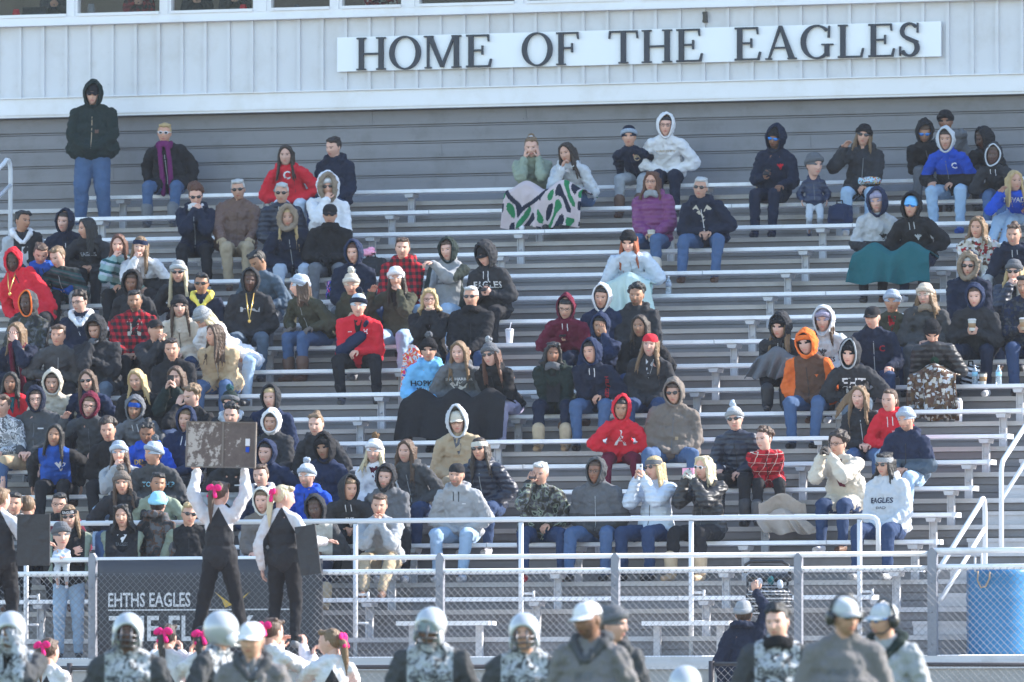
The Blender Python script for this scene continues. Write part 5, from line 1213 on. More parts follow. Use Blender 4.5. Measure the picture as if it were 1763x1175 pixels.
# ------------------------------------------------------------------ people on the walkway, cheerleaders, players, coaches
PPL2 = '''
119 890|st=1 Y=86.75 fz=%(D)s id=varsitymom top=sleeves/black/sage tk=jacket hat=band:black gl=sun hair=hlight:long w=1.25 arms=hug legs=ljeans y=-2 shoe=black|smiling woman in varsity jacket with black lettered headband holding a baby at the fence
106 922|st=1 Y=86.45 fw=.02 fz=%(B)s s=.42 hs=1.25 hip=.30 top=powder hat=beanie:dgrey:dgrey arms=lap legs=lgrey y=10 shoe=white|baby in pale fleece and grey beanie held at the fence
210 889|st=1 Y=86.85 fz=%(D)s id=varsity top=sleeves/black/sage tk=jacket hood=down hair=hblack:wavy hl=.2 skin=1 arms=rail legs=black y=-6 w=1.18 fat=1.1|dark haired woman in varsity jacket leaning folded hands on the fence above the banner
272 869|st=1 Y=87.1 fz=%(D)s top=camo/soft/char/brown/dgrey tk=jacket hood=down hat=beanie:sky:sky hair=hdark arms=hang legs=black b=150 y=165|child in light blue cap and dark shiny jacket seen from behind
326 886|st=1 Y=87.0 fz=%(D)s top=sleeves/black/sage tk=jacket gl=sun hair=hblond:short w=1.2 arms=hang legs=black y=10|blond woman in sunglasses and varsity jacket behind the left cheerleader
25 868|k=-1 top=plaid/dnavy/grey tk=shirt hair=hblack:short skin=1 arms=lap legs=black y=-6|smiling dark haired man low at the left edge behind the hand rail
48 874|k=-1 s=.9 top=orange tk=shirt hair=hlight:short arms=lap legs=black b=170 y=175|boy with cropped sandy hair seen from behind at the left rail
102 869|k=-1 top=maroon tk=shirt hair=hblack:short gl=clear skin=1 arms=lap legs=black y=-4 scarf=black|man with glasses and black hair behind the lettered headband
379 852|st=1 Y=79 fz=%(C)s id=cheerA fx=.26 b=172 y=150 top=raglan/soft/white tk=shirt arms=up legs=black hair=hbrown:pony bow=1 skin=0 hw=1|cheerleader in black and white holding the board above her head
489 858|st=1 Y=79 fz=%(C)s id=cheerB fx=.13 b=165 y=110 top=raglan/soft/white tk=shirt arms=side,hang legs=black hair=hpale:pony bow=1 skin=0|cheerleader with pale blond ponytail holding a black folder
2 862|st=1 Y=79 fz=%(C)s id=cheerC fx=.12 b=170 y=140 top=raglan/soft/white tk=shirt arms=side,hang legs=black hair=hlight:pony bow=1 skin=0|cheerleader cut by the left edge holding a black board
288 1099|st=1 Y=73 fz=.22 b=180 y=165 top=raglan/soft/white tk=shirt arms=hold legs=black hair=hdark:pony bow=1 skin=0|girl with pink bow under the left foot of the board holder
349 1104|st=1 Y=73 fz=.2 b=180 y=175 top=raglan/soft/white tk=shirt arms=hold legs=black hair=hblack:pony bow=1 skin=1|dark haired girl with pink bow between the two silver helmets
470 1090|st=1 Y=73 fz=.22 b=150 y=140 top=raglan/soft/white tk=shirt arms=hold legs=black hair=hbrown:pony bow=1 skin=0|brown haired girl with pink bow below the blond cheerleader
568 1108|st=1 Y=73 fz=.2 b=190 y=-110 top=raglan/soft/white tk=shirt arms=hold legs=black hair=hlight:pony bow=1 skin=0|light haired girl with pink bow looking left, rightmost of the base group
85 1124|st=1 Y=73 fz=.15 b=170 y=150 top=raglan/soft/white tk=shirt arms=lap legs=black hair=hbrown:pony bow=1 skin=0|brown haired girl with pink bow behind the leftmost football player
18 1088|st=1 Y=59 fz=0 w=1.28 top=jersey/lgrey/char/grey tk=jersey hat=helmet:silver skin=3 arms=lap,face gloves=grey legs=white y=-6 b=-10 inner=black cat=player|football player with a gloved hand raised to his silver helmet at the left edge
220 1090|id=pl0 st=1 Y=59 fz=0 w=1.3 top=jersey/lgrey/char/grey tk=jersey hat=helmet:silver dm=1 skin=4 arms=hang legs=white y=-2 t=0 b=0 cat=player|football player in silver helmet facing the camera in front of the banner
383 1087|st=1 Y=59.5 fz=0 w=1.25 top=jersey/lgrey/char/grey tk=jersey hat=helmet:silver skin=1 arms=hang legs=white y=118 b=60 cat=player|football player whose silver helmet is turned away to the right
433 1103|st=1 Y=56.5 fz=0 w=1.15 top=cgrey hood=down hoodc=char hat=cap:white skin=1 arms=hang legs=black y=-14 fat=1.15 cat=coach|coach in white cap and grey sweatshirt beside the turned silver helmet
741 1081|id=pl1 st=1 Y=59 fz=0 w=1.3 top=jersey/lgrey/char/grey tk=jersey hat=helmet:silver visor=1 dm=1 skin=3 arms=hang legs=white y=-22 b=-6 cat=player|football player with mirrored visor in his silver helmet
903 1091|id=pl2 st=1 Y=59 fz=0 w=1.28 top=jersey/lgrey/char/grey tk=jersey hat=helmet:silver dm=1 skin=1 arms=hang legs=white y=-8 b=-4 cat=player|light skinned football player in silver helmet beside the white capped coach
1012 1069|st=1 Y=55 fz=0 id=coachA w=1.18 top=cgrey hood=down hoodc=char hat=cap:white beard=1 skin=3 arms=hang legs=black y=-42 b=-20 fat=1.15 hair=hblack cat=coach|dark skinned coach in white cap and grey sweatshirt looking left
1056 1076|st=1 Y=60 fz=0 w=1.1 top=char tk=jacket hood=down hat=beanie:dgrey:dgrey skin=0 arms=hang legs=black y=60 b=20|man in grey beanie and black jacket behind the white capped coach
1180 1183|st=1 Y=59 fz=0 s=1.02 hip=.8 w=1.25 top=jersey/lgrey/char/grey tk=jersey hat=helmet:silver skin=3 arms=hang legs=white y=-40 t=40 lx=-.22 cat=player|football player bending forward at the bottom edge with only his helmet and shoulders showing
1281 1058|st=1 Y=84.7 fz=.62 b=165 y=170 top=dnavy tk=jacket hat=beanie:grey:grey hood=down hair=hbrown arms=reach,hang legs=black skin=1|person in navy jacket and grey beanie reaching up to the stroller
1338 1073|id=pl3 st=1 Y=61 fz=0 w=1.22 top=jersey/lgrey/char/grey tk=jersey hair=hblack:messy scarf=black arms=hang legs=white y=-20 skin=0 cat=player|bare headed football player with black neck warmer
1455 1063|st=1 Y=54.5 fz=0 id=coachB w=1.2 fat=1.2 top=cgrey tk=shirt hat=cap:lgrey:grey headset=1 gl=sun beard=1 skin=1 hair=hlight arms=hang legs=black y=26 cat=coach|broad coach in grey shirt, cap and headset looking right
1521 1069|st=1 Y=59 fz=0 w=1.08 top=grey hood=down hoodc=forest hat=cap:lgrey:lgrey headset=1 gl=blue skin=1 hair=hdark arms=hang legs=black y=-52 b=-20 cat=coach|slimmer coach in grey cap and headset looking left behind the broad coach
''' % dict(D='%.3f' % DECKZ, B='%.3f' % (DECKZ + .75), C='%.3f' % at(400, 1116, 79).z)
for line in PPL2.strip().split('\n'):
    xy, opt, lab = line.split('|'); px, py = map(float, xy.split()); o = parse(opt)
    if 'cat' in o and o['cat'] in ('player', 'coach'): del o['cat']; o['grp'] = 'team along the sideline'
    elif 'Y' in o and float(o['Y']) < 80: o['grp'] = 'cheerleaders'
    person(px, py, lab, o)

# ------------------------------------------------------------------ boards and folder held by the cheerleaders
bm_ = bpy.data.materials.new('painted_board'); n, L, b = nodes(bm_); b.inputs['Roughness'].default_value = .7
tc = n.new('ShaderNodeTexCoord'); nz = n.new('ShaderNodeTexNoise'); nz.inputs['Scale'].default_value = 9; nz.inputs['Detail'].default_value = 6; nz.inputs['Roughness'].default_value = .75
L.new(tc.outputs['Object'], nz.inputs['Vector']); sp = n.new('ShaderNodeSeparateXYZ'); L.new(tc.outputs['Object'], sp.inputs[0])
f_ = mathn(n, L, 'ADD', nz.outputs['Fac'], mathn(n, L, 'MULTIPLY', sp.outputs[0], -.28))
L.new(ramp(n, L, f_, [(0, (.045,.028,.028)), (.54, (.12,.09,.08)), (.60, (.42,.38,.35))], False), b.inputs['Base Color'])
def board(pa, pb_, Y, th, m, label, cat, tilt=0, name='board'):
    a, b_ = at(pa[0], pa[1], Y), at(pb_[0], pb_[1], Y); w_, h_ = b_.x - a.x, a.z - b_.z
    K = MB(); K.box((0, 0, 0), (w_, th, h_)); o = obj(name, K, m, smooth=False); o.location = (a + b_)/2; o.rotation_euler = (0, R(tilt), 0)
    tag(o, label, cat); return o, w_, h_
bo, w_, h_ = board((322, 728), (440, 804), 78.93, .012, bm_, 'brown and white weathered board raised by the cheerleader', 'board', 1.5)
K = MB()
for x_, z_, a_, c_ in ((0, h_/2, w_, .012), (0, -h_/2, w_, .012)): K.box((x_, -.004, z_), (a_ + .01, .022, c_))
for x_ in (-w_/2, w_/2): K.box((x_, -.004, 0), (.014, .024, h_ - .012))
K.box((.02, -.008, 0), (.020, .01, h_ - .012)); obj('frame', K, cloth('taupe', 'leather'), bo, smooth=False)
K = MB(); K.box((w_*.39, -.012, h_*.06), (.045, .004, .07)); K.box((w_*.39, -.012, -h_*.10), (.035, .004, .05), None, 1); obj('tape_label', K, [cloth('white'), cloth('royal')], bo, smooth=False)
board((513, 905), (548, 990), 78.8, .02, cloth('soft', 'leather'), 'black folder held at the hip of the blond cheerleader', 'folder', -8, 'folder')
board((30, 886), (86, 974), 78.75, .02, cloth('soft', 'leather'), 'black board held by the cheerleader at the left edge', 'board', 0, 'board')

# ------------------------------------------------------------------ blankets over knees
def blanket(pa, pb_, k, ytop, ybot, m, label, flare=(0, 0), knee=.34, thick=.012, matf=None, mats=None, seed=1, name='blanket', cat='blanket', kz=None):
    Yl = rowY(k) + .02; Yk = rowY(k) - knee; ct = at((pa + pb_)/2, ytop, Yk)
    x0, x1 = at(pa, ytop, Yk).x, at(pb_, ytop, Yk).x; zt = ct.z; zb_ = at(pa, ybot, Yk - .05).z; rnd = random.Random(seed)
    nu, nv = (120, 80) if matf else (56, 34); v = []; f = []; mi = []
    prof = [(Yl + .03, rowZ(k) + .17), (Yk + .12, zt - .01), (Yk + .02, zt), (Yk - .05, zt - .05), (Yk - .07, zt - .15), (Yk - .06, zb_)]
    L_ = [0]
    for (a, b_), (c, d) in zip(prof[:-1], prof[1:]): L_.append(L_[-1] + math.hypot(c - a, d - b_))
    for j in range(nv + 1):
        t = j/nv*L_[-1]; i = max(q for q in range(5) if L_[q] <= t + 1e-9); e = min(1, (t - L_[i])/(L_[i+1] - L_[i]))
        y_ = prof[i][0]*(1 - e) + prof[i+1][0]*e; z_ = prof[i][1]*(1 - e) + prof[i+1][1]*e; dn = max(0, (zt - z_)/(zt - zb_)) if t > L_[2] else 0
        for q in range(nu + 1):
            u_ = q/nu; xx = x0 + flare[0]*dn + (x1 - x0 + flare[1]*dn - flare[0]*dn)*u_
            fold = sin(u_*23 + seed + sin(u_*9 + seed)*1.4)*.048*dn + sin(u_*9 + j/nv*4.1)*.02
            kn_ = .055*cos(u_*2*pi*max(1, round((x1 - x0)/.42)) + pi)*(1 - dn)
            v.append((xx, y_ - fold - .02*dn, z_ + kn_ + (.018*sin(u_*14 + seed) if j == nv else .012*sin(u_*14 + seed)*dn)))
    for j in range(nv):
        for q in range(nu): f.append((j*(nu+1) + q, (j+1)*(nu+1) + q, (j+1)*(nu+1) + q + 1, j*(nu+1) + q + 1)); mi.append(matf((q + .5)/nu, (j + .5)/nv) if matf else 0)
    K = MB(); K.add(v, f, mi); o = obj(name, K, mats or m); o.modifiers.new('thick', 'SOLIDIFY').thickness = thick
    ss = o.modifiers.new('sub', 'SUBSURF'); ss.levels = ss.render_levels = 1
    if not matf:
        d = o.modifiers.new('folds', 'DISPLACE'); d.texture = foldtex(.07); d.strength = .012; d.texture_coords = 'GLOBAL'
    return tag(o, label, cat, 'blankets over laps' if name == 'blanket' else None)
def heart(x, y): return (x*x + y*y - 1)**3 - x*x*y**3
def hmat(u_, v_):
    # 0 pink, 1 navy, 2 green
    if u_ < .62:
        x, y = (u_ - .27)/.235, (.56 - v_)/.26; h1 = heart(x, y)
        if h1 > 0 and heart(x*.84, y*.84 + .02) < 0: return 1
        x, y = (u_ - .27)/.13, (.30 - v_)/.10
        if abs(x) < 1 - abs(y)*.4 and abs(y) < 1 and y > -1 + abs(x)*.9: return 1
        if h1 <= 0: return 0
    q = sin(u_*31 + sin(v_*13)*2.1) + sin(v_*23 + sin(u_*19)*2.3)
    return 2 if q > .85 else (1 if q < -.75 else 0)
hb_ = blanket(872, 1003, 14, 318, 393, None, 'pink, navy and green camouflage blanket with a big heart and the name Tyler', flare=(-.06, -.02), knee=.60, matf=hmat, mats=[cloth('hpink'), cloth('dnavy'), cloth('green2')], seed=3) if COL.update(hpink=(.50,.41,.42), green2=(.02,.17,.07)) is None else None
v, f = TXT['Tyler']; K = MB(); c = at(893, 362, rowY(14) - .62); a_ = R(-38); K.add(np.stack([c.x + .13*(v[:, 0]*cos(a_) - v[:, 1]*sin(a_)), np.full(len(v), c.y), c.z + .13*(v[:, 0]*sin(a_) + v[:, 1]*cos(a_))], 1), f)
lt = obj('lettering', K, cloth('black'), hb_, smooth=False); wrap(lt, hb_)
blanket(694, 872, 5, 676, 756, cloth('black'), 'big black blanket spread over three laps', flare=(-.10, -.03), knee=.40, seed=5)
blanket(1471, 1600, 11, 424, 489, cloth('teal'), 'teal blanket spread over two laps on the right', flare=(-.09, .02), knee=.40, seed=8)
blanket(1043, 1118, 10, 476, 545, cloth('mint2'), 'pale mint blanket over the knees of the red haired woman', flare=(.02, .10), knee=.42, seed=2) if COL.update(mint2=(.42,.52,.50)) is None else None
blanket(1566, 1645, 6, 634, 724, cloth('patchwork/brown/hbrown/offwhite/taupe/brown/hlight/lgrey'), 'brown and white printed blanket over the knees of the bent person', flare=(-.02, .08), knee=.40, seed=4)
blanket(1306, 1366, 6, 604, 652, cloth('dgrey'), 'dark grey blanket over the knees of the long haired girl in black hood', flare=(-.16, -.10), knee=.36, seed=6)
blanket(1302, 1384, 1, 884, 920, cloth('beige2'), 'beige coat hanging over the bench beside the woman in the cream coat', flare=(.12, .22), knee=.03, seed=7, name='draped_coat', cat='coat') if COL.update(beige2=(.40,.33,.28)) is None else None
blanket(1040, 1041, 0, 1, 1, None, '', name='x') if False else None

# ------------------------------------------------------------------ small things on and between the benches
def on_seat(px, k, dy=.14): p = at(px, 500, rowY(k) + dy); return V((p.x, rowY(k) + dy, rowZ(k)))
def scale_to(py0, py1, Y): return at(900, py0, Y).z - at(900, py1, Y).z
clear = bpy.data.materials.new('clear_plastic'); n, L, b = nodes(clear); b.inputs['Base Color'].default_value = (.62,.72,.80,1); b.inputs['Roughness'].default_value = .1; b.inputs['Transmission Weight'].default_value = .6; b.inputs['Alpha'].default_value = .75
def bottle(px, pbot, k, h, r, label, capc='white', body=None, lab='skyg', pos=None):
    p = pos or on_seat(px, k, .12); K = MB(); zs_ = [0, .01, .3, .36, .42, .66, .80, .86, .93]; rs = [.85, 1, 1, .92, 1, 1, .62, .38, .36]
    K.tube([(0, 0, z*h) for z in zs_], [q*r for q in rs], 16); o = obj('bottle', K, body or clear); o.location = p
    K = MB(); K.tube([(0, 0, .93*h), (0, 0, h)], r*.42, 12); obj('cap', K, cloth(capc, 'leather'), o)
    K = MB(); K.tube([(0, 0, .44*h), (0, 0, .64*h)], r*1.02, 16); obj('sleeve', K, cloth(lab, 'leather'), o)
    return tag(o, label, 'bottle')
bottle(1151, 503, 10, .215, .033, 'clear water bottle standing right of the mint blanket')
bottle(1303, 347, 14, .23, .033, 'juice bottle with green cap beside the man in blue sunglasses', 'green', cloth('khaki', 'leather'), 'yellow')
bottle(1678, 660, 6, .215, .034, 'left water bottle of the pair standing on the bench at the right', lab='sky')
bottle(1719, 658, 6, .215, .034, 'right water bottle of the pair standing on the bench at the right', lab='sky')
p = at(1650, 727, rowY(5) + .45); p.z = rowZ(6) - .43
K = MB(); K.tube([(0,0,0),(0,0,.01),(0,0,.2),(0,0,.21),(0,0,.235)], [.036,.042,.047,.049,.045], 20); o = obj('tumbler', K, cloth('white', 'leather')); o.location = p; tag(o, 'white insulated tumbler beside the brown printed blanket', 'tumbler')
K = MB(); K.tube([(0,0,.235),(0,0,.265)], [.046,.03], 20); obj('lid', K, cloth('lgrey', 'leather'), o)
def cup(p, h, r, col, lid, label, straw=False):
    K = MB(); K.tube([(0,0,0),(0,0,.004),(0,0,h)], [r*.7, r*.74, r], 20); o = obj('paper_cup', K, cloth(col, 'leather')); o.location = p
    K = MB(); K.tube([(0,0,h),(0,0,h+.012),(0,0,h+.018)], [r*1.07, r*1.05, r*.8], 20); obj('lid', K, cloth(lid, 'leather'), o)
    if straw: K = MB(); K.tube([(0,0,h),(.02,0,h+.09)], .005, 8); obj('straw', K, cloth('white', 'leather'), o)
    else: K = MB(); K.tube([(0,0,h*.3),(0,0,h*.72)], [r*.84, r*.96], 20); obj('sleeve', K, cloth('cork'), o)
    return tag(o, label, 'cup')
cup(on_seat(877, 8, .1), .15, .048, 'white', 'white', 'white drink cup with straw on the bench in the centre', True)
cup(on_seat(1692, 6, .10), .12, .045, 'offwhite', 'black', 'paper coffee cup standing between the two water bottles')
def held(pid_xy, up=0, col='offwhite', lid='white', label=''):
    P_ = PEOPLE[pid_xy]; el, wr, hd, pn, cu = P_['arm'][-1]; el2, wr2, hd2, pn2, cu2 = P_['arm'][1]
    c = (wr + wr2)/2 + (V(hd) + V(hd2)).normalized()*.07; c = M.Translation(P_['base']) @ M.Rotation(P_['b'], 4, 'Z') @ c; c.z += up - .06
    return cup(c, .12, .045, col, lid, label)
held('1679,511', .03, 'offwhite', 'white', 'coffee cup in the hands of the young man with the slate hood')
held('1764,494', .02, 'khaki', 'white', 'coffee cup held by the man in the dark checked shirt')
held('1122,314', .0, 'cream', 'cream', 'paper cup between the hands of the woman in plum')
# bags
def bag(px, k, w_, h_, d_, m, label, dy=.14, z=None, name='bag', strap=True, cat='bag'):
    p = on_seat(px, k, dy)
    if z is not None: p.z = z
    K = MB(); K.ell((0, 0, h_*.45), (w_*.48, d_*.5, h_*.47)); K.box((0, 0, h_*.42), (w_*.8, d_*.75, h_*.8)); K.cap((-w_*.33, 0, h_*.2), h_*.2, (w_*.33, 0, h_*.2), h_*.2)
    o = obj(name, K, m); remesh(o, .012, 5, .03, .06); o.location = p
    if strap: K = MB(); K.tube([(-w_*.12, -.02, h_*.85), (-w_*.1, -.03, h_*1.03), (w_*.1, -.03, h_*1.03), (w_*.12, -.02, h_*.85)], .010, 8); obj('handle', K, cloth('black'), o); 
    K = MB(); K.box((0, -d_*.47, h_*.35), (w_*.5, .05, h_*.35)); po_ = obj('pocket', K, m, o); remesh(po_, .01, 3, .01)
    return tag(o, label, cat)
bag(641, 11, .40, .27, .22, cloth('soft'), 'black bag on the bench left of the red checked shirt')
K = MB(); K.ell((0, 0, .04), (.12, .07, .045)); K.ell((.06, .01, .07), (.05, .05, .04)); o = obj('knitted_hat', K, cloth('pink')); remesh(o, .009, 2, .04, .03); o.location = on_seat(630, 11, .14) + V((0, 0, .25)); tag(o, 'bright pink knitted hat lying on the black bag', 'hat')
bag(1447, 13, .32, .27, .20, cloth('navy'), 'navy backpack beside the toddler in the puffer coat', name='backpack', cat='backpack')
bag(577, 10, .22, .26, .16, cloth('swirl/dnavy/pink/royal/soft/teal/hotpink'), 'bright patterned knit bag below the black gloves', dy=-.1)
bag(1672, 6, .22, .26, .14, cloth('stripes/white/black/white/black/lgrey'), 'black and white striped bag behind the water bottles', dy=.3)
bag(976, 5, .12, .34, .09, cloth('brown'), 'small brown handbag hanging beside the green parka', dy=-.22, z=rowZ(5) - .20, name='handbag')
bag(1497, 14, .30, .10, .16, cloth('swirl/yellow/red/sky/white/green/yellow'), 'colourful printed cloth on the lap of the laughing woman', dy=-.14, z=rowZ(14) + .19, name='cloth', strap=False, cat='cloth')
p = on_seat(709, 6, .06); K = MB(); K.ell((0, 0, .28), (.12, .05, .26)); K.box((0, 0, .22), (.23, .08, .42)); o = obj('printed_bag', K, cloth('swirl/powder/hotpink/orange/white/ltpurple/royal')); remesh(o, .012, 4, .03); o.location = p + V((-.02, 0, 0)); o.rotation_euler = (0, R(5), 0); tag(o, 'tall bag with orange, purple and white swirls beside the light blue hoodie', 'bag')
# arm sling
P_ = PEOPLE['huskie']; K = MB(); el, wr, *_ = P_['arm'][-1]; s_ = P_['s']
K.cap(el + V((-.02, -.01, -.02)), .085, wr + V((0, -.02, -.02)), .075, 14); K.cap(wr + V((.02, .0, .06)), .03, P_['N'] + V((.10, -.06, -.03)), .028, 10)
remesh(obj('arm_sling', K, cloth('navy'), P_['root']), .012, 3, .012)
# gold chain
for pid, drop in (('necklace', .30), ('redlean', .22)):
    P_ = PEOPLE[pid]; K = MB(); N_ = P_['N']; yb_ = -.19
    K.tube([N_ + V((-.045, yb_ + .09, .01)), N_ + V((-.02, yb_, -drop*.6)), N_ + V((0, yb_ - .01, -drop)), N_ + V((.02, yb_, -drop*.6)), N_ + V((.045, yb_ + .09, .01))], .007, 6); K.ell(N_ + V((0, yb_ - .012, -drop - .02)), (.018, .006, .022), None, 10, 6)
    obj('necklace', K, mat('gold', (.75,.5,.15), .3, .8, 0, 10, .05), P_['root'])
# stroller behind the fence
sx = at(1322, 1000, YF + .55); sr = empty('stroller', (sx.x, sx.y, DECKZ), 'black stroller with printed canopy and toys behind the fence', 'stroller')
def sp_(name, mb, m): return obj(name, mb, m, sr)
zt_ = at(1322, 967, sx.y).z - DECKZ
K = MB(); K.tube([(-.24, .0, zt_ - .12), (-.24, 0, zt_ - .03), (-.18, 0, zt_), (.15, 0, zt_), (.22, 0, zt_ - .04), (.24, 0, zt_ - .14)], .018, 8); sp_('handle', K, plastic_b)
K = MB(); K.cap((-.18, 0, zt_ - .17), .05, (.22, 0, zt_ - .17), .05); remesh(sp_('console', K, plastic_b), .012, 2, .02)
K = MB(); K.ell((0.02, -.02, zt_ - .40), (.25, .2, .17)); K.box((.0, -.02, zt_ - .5), (.40, .25, .12)); remesh(sp_('basket', K, cloth('knit/black/grey/black/white/char')), .012, 3, .05, .04)
for x_, z_, c_ in ((-.06, .12, 'white'), (.06, .10, 'teal'), (.16, .14, 'powder')): K = MB(); K.ell((x_, -.10, zt_ - z_ - .10), (.035, .035, .05)); sp_('toy', K, cloth(c_))
for q in (-1, 1):
    K = MB(); K.tube([(q*.22, 0, zt_ - .15), (q*.20, -.05, .4), (q*.22, -.2, .12)], .014, 8); sp_('frame_tube', K, plastic_b)
    K = MB(); K.tube([(q*.24 + q*.015*e, -.2 + .1*cos(a), .11 + .1*sin(a)) for e in (0,) for a in np.linspace(0, 2*pi, 17)[:-1]], .02, 8, 0, True); sp_('wheel', K, plastic_b)

# ------------------------------------------------------------------ people in the press box
zst = zwb - .70
for px, lab, tp, y_ in ((95, 'person in dark shirt seated at the laptop in the leftmost press box window', 'char', 0), (240, 'person in dark checked shirt behind the second press box window', 'plaid/dred/soft', 0), (340, 'person in black jacket behind the third press box window', 'black', 10), (405, 'person in dark top behind the red cup in the press box', 'soft', -10), (655, 'person in red printed shirt behind the press box windows', 'patchwork/maroon/dred/offwhite/maroon', 0), (975, 'person in pale printed shirt behind the rightmost visible press box window', 'powder', 0)):
    q = at(px, 0, YP + .95); q = pxof((q.x, q.y, zst + 1.25))
    person(q[0], q[1], lab, parse('st=1 Y=%.2f fz=%.3f s=.8 top=%s tk=shirt arms=phone legs=black b=0 y=%d' % (YP + .85, zst - .0, tp, y_)))

# ------------------------------------------------------------------ lettering and marks on clothes
bird = [(-1, .5), (-.6, .75), (-.3, .35), (-.12, .7), (.1, .9), (.2, .5), (.45, .75), (1, .55), (.8, .1), (.45, -.05), (.35, -.5), (.12, -.9), (-.1, -.85), (-.2, -.4), (-.55, 0)]
disc = [(cos(a), sin(a)) for a in np.linspace(0, 2*pi, 17)[:-1]]
sq = [(-1, -1), (1, -1), (1, 1), (-1, 1)]; bar = [(-1, -.25), (1, -.25), (1, .25), (-1, .25)]
print_on('eagleshood', 'EAGLES', .105, -.0, .62, 'white'); print_on('ehguy', 'EH', .15, -.02, .66, 'dgrey', 1.1)
print_on('whitehood', 'VARSITY', .035, 0, .66, 'tan', 1.8); print_on('bluejkt', 'C', .09, .09, .66, 'white'); print_on('nevada', 'NEVADA', .085, -.02, .66, 'white')
mark_on('hawks', bird, .045, .08, .52, 'black'); mark_on('pirate', bird, .04, .05, .56, 'lgrey'); mark_on('eaglesman', bird, .04, .08, .66, 'red'); print_on('capman', 'C', .09, .09, .62, 'dred')
mark_on('eaglebadge', disc, .045, .0, .50, 'green'); print_on('ealgirl', 'EAGLES', .075, -.02, .42, 'dnavy'); mark_on('ealgirl', bird, .05, -.02, .58, 'char')
mark_on('orangeman', bird, .02, .10, .60, 'orange'); print_on('ehtboy', 'EHT', .15, .01, .55, 'white'); mark_on('ehtboy', bar, .10, .01, .34, 'lgrey')
print_on('momhood', 'EAGLES', .080, -.03, .58, 'navy'); print_on('momhood', 'DAD', .035, -.03, .44, 'dgrey', 1.6)
print_on('hopkins', 'HOPKINS', .080, .0, .56, 'dnavy', 1.2); print_on('hopkins', 'BLUE JAYS', .050, .05, .40, 'white', 1.1); mark_on('hopkins', bird, .045, -.09, .40, 'dnavy')
mark_on('egg', bird, .10, .0, .46, 'white'); print_on('egg', 'EGG HARBOR', .042, 0, .68, 'white', 1.2); print_on('huskie', 'H', .07, .09, .70, 'white'); mark_on('huskie', bar, .022, -.09, .70, 'white')
print_on('hilf', 'HILFIGER', .06, .155, .46, 'dred', 1, -90); print_on('angel', 'A', .24, .0, .52, 'white', .8); print_on('angel', 'A', .17, .0, .52, 'dred', .7)
mark_on('carh', sq, .018, .05, .34, 'khaki'); mark_on('standman', sq, .022, .06, .45, 'leather'); mark_on('beanieboy', disc, .040, .08, .70, 'tan'); mark_on('beanieboy', disc, .030, .08, .70, 'dnavy'); print_on('delta', 'DELTA', .085, -.03, .60, 'gold')
mark_on('nikegirl', bird, .06, .06, .55, 'white'); print_on('rams', 'Rams', .055, .07, .60, 'gold'); mark_on('necklace', bar, .11, .0, .66, 'lgrey'); print_on('anchor', 'EHT', .05, .0, .50, 'white'); mark_on('anchor', bird, .05, .0, .40, 'white')
print_on('redgirl', 'C', .13, .0, .80, 'white'); mark_on('nikeboy', bar, .03, .08, .68, 'white'); mark_on('greyhood', bar, .02, .08, .68, 'white'); print_on('duke', 'TOWNSHIP', .075, .04, .62, 'sky', .9)
print_on('hawkgirl', 'EAGLES', .06, .0, .60, 'lgrey');  mark_on('bluecirc', disc, .065, .0, .45, 'white'); mark_on('bluecirc', disc, .050, .0, .45, 'blue')
print_on('redsweat', 'VARSITY', .03, .07, .55, 'white'); print_on('coachA', 'EHT', .07, .0, .62, 'dgrey'); print_on('coachA', 'FOOTBALL', .05, .0, .50, 'dgrey'); print_on('coachB', 'FRIDAY', .06, .0, .64, 'dgrey', 1.1); print_on('coachB', 'FOOTBALL', .06, .0, .50, 'dgrey')
for i_ in range(4): print_on('pl%d' % i_, 'EAGLES', .085, 0, .66, 'dgrey'); print_on('pl%d' % i_, '1', .26, -.03, .36, 'dgrey', 1.2)
tri = lambda q: [(q*.05, -1), (q*.75, .55), (q*.28, 1), (q*.12, .2)]
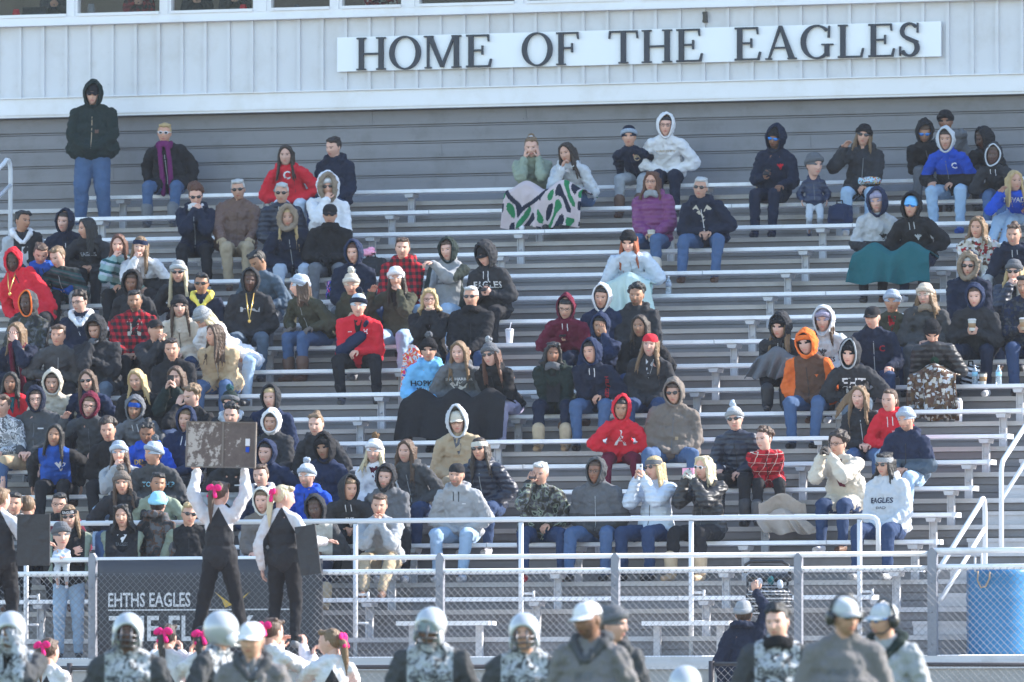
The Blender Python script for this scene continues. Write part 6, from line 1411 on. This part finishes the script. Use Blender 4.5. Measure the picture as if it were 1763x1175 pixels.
for q in (-1, 1):
    mark_on('1206,324', [(q*.12, -.7), (q*.95, .55), (q*.55, .95), (q*.30, .5)], .12, 0, .66, 'cream', 'lapel')
    mark_on('bills', [(q*.45, -1.3), (q*.8, -1.3), (q*.9, .4), (q*.6, .8), (q*.5, .2)], .09, 0, .78, 'cream', 'lining')
mark_on('bills', [(-.5, -1.1), (.5, -1.1), (.5, .5), (-.5, .5)], .09, 0, .76, 'black', 'shirt_front')
mark_on('952,609', [(-.6, -1.4), (.6, -1.4), (.65, .6), (-.65, .6)], .12, 0, .48, 'black', 'shirt_front')
mark_on('1443,765', [(-.5, -1.7), (.7, -1.7), (.5, .7), (-.3, .7)], .13, 0, .40, 'maroon', 'shirt_front')
mark_on('varsity', [(-.5, -1.2), (.5, -1.2), (.55, .9), (-.55, .9)], .10, 0, .74, 'white', 'shirt_front')
mark_on('39,381', [(-.5, -1.5), (.5, -1.5), (.35, .9), (-.35, .9)], .10, 0, .50, 'white', 'shirt_front')
mark_on('swoosh', bar, .03, .06, .62, 'white')
# headband and beanie lettering
def on_head(pid_xy, text, size, z, col, r_=.112):
    P_ = PEOPLE[pid_xy]; v, f = TXT[text]; a_ = v[:, 0]*size/.095; K = MB()
    K.add(np.stack([np.sin(a_)*.097, .010 - np.cos(a_)*r_*1.08, v[:, 1]*size + z], 1), f)
    o = obj('lettering', K, cloth(col), P_['root'], M.Translation(P_['H']) @ P_['HR'], smooth=False); return o
on_head('varsitymom', 'EAGLES', .038, .058, 'white', .108); on_head('huskie', 'PATRIOTS', .036, .080, 'dnavy', .112)
mv = print_on('varsity', 'EAGLES', .055, .0, .70, 'dgrey', .8); mv.modifiers['wrap'].offset = .008
# ------------------------------------------------------------------ air
hz = bpy.data.materials.new('haze_air'); hz.use_nodes = True; n = hz.node_tree.nodes; L = hz.node_tree.links; n.remove(n['Principled BSDF'])
pv = n.new('ShaderNodeVolumePrincipled'); pv.inputs['Color'].default_value = (.86,.90,1,1); pv.inputs['Density'].default_value = .00018; pv.inputs['Anisotropy'].default_value = .25
L.new(pv.outputs[0], n['Material Output'].inputs['Volume'])
K = MB(); K.box((-25, 60, 11.5), (120, 150, 25.2)); hb = obj('haze', K, hz, smooth=False); hb['kind'] = 'stuff'; tag(hb, 'thin cold winter air between the field and the stand')
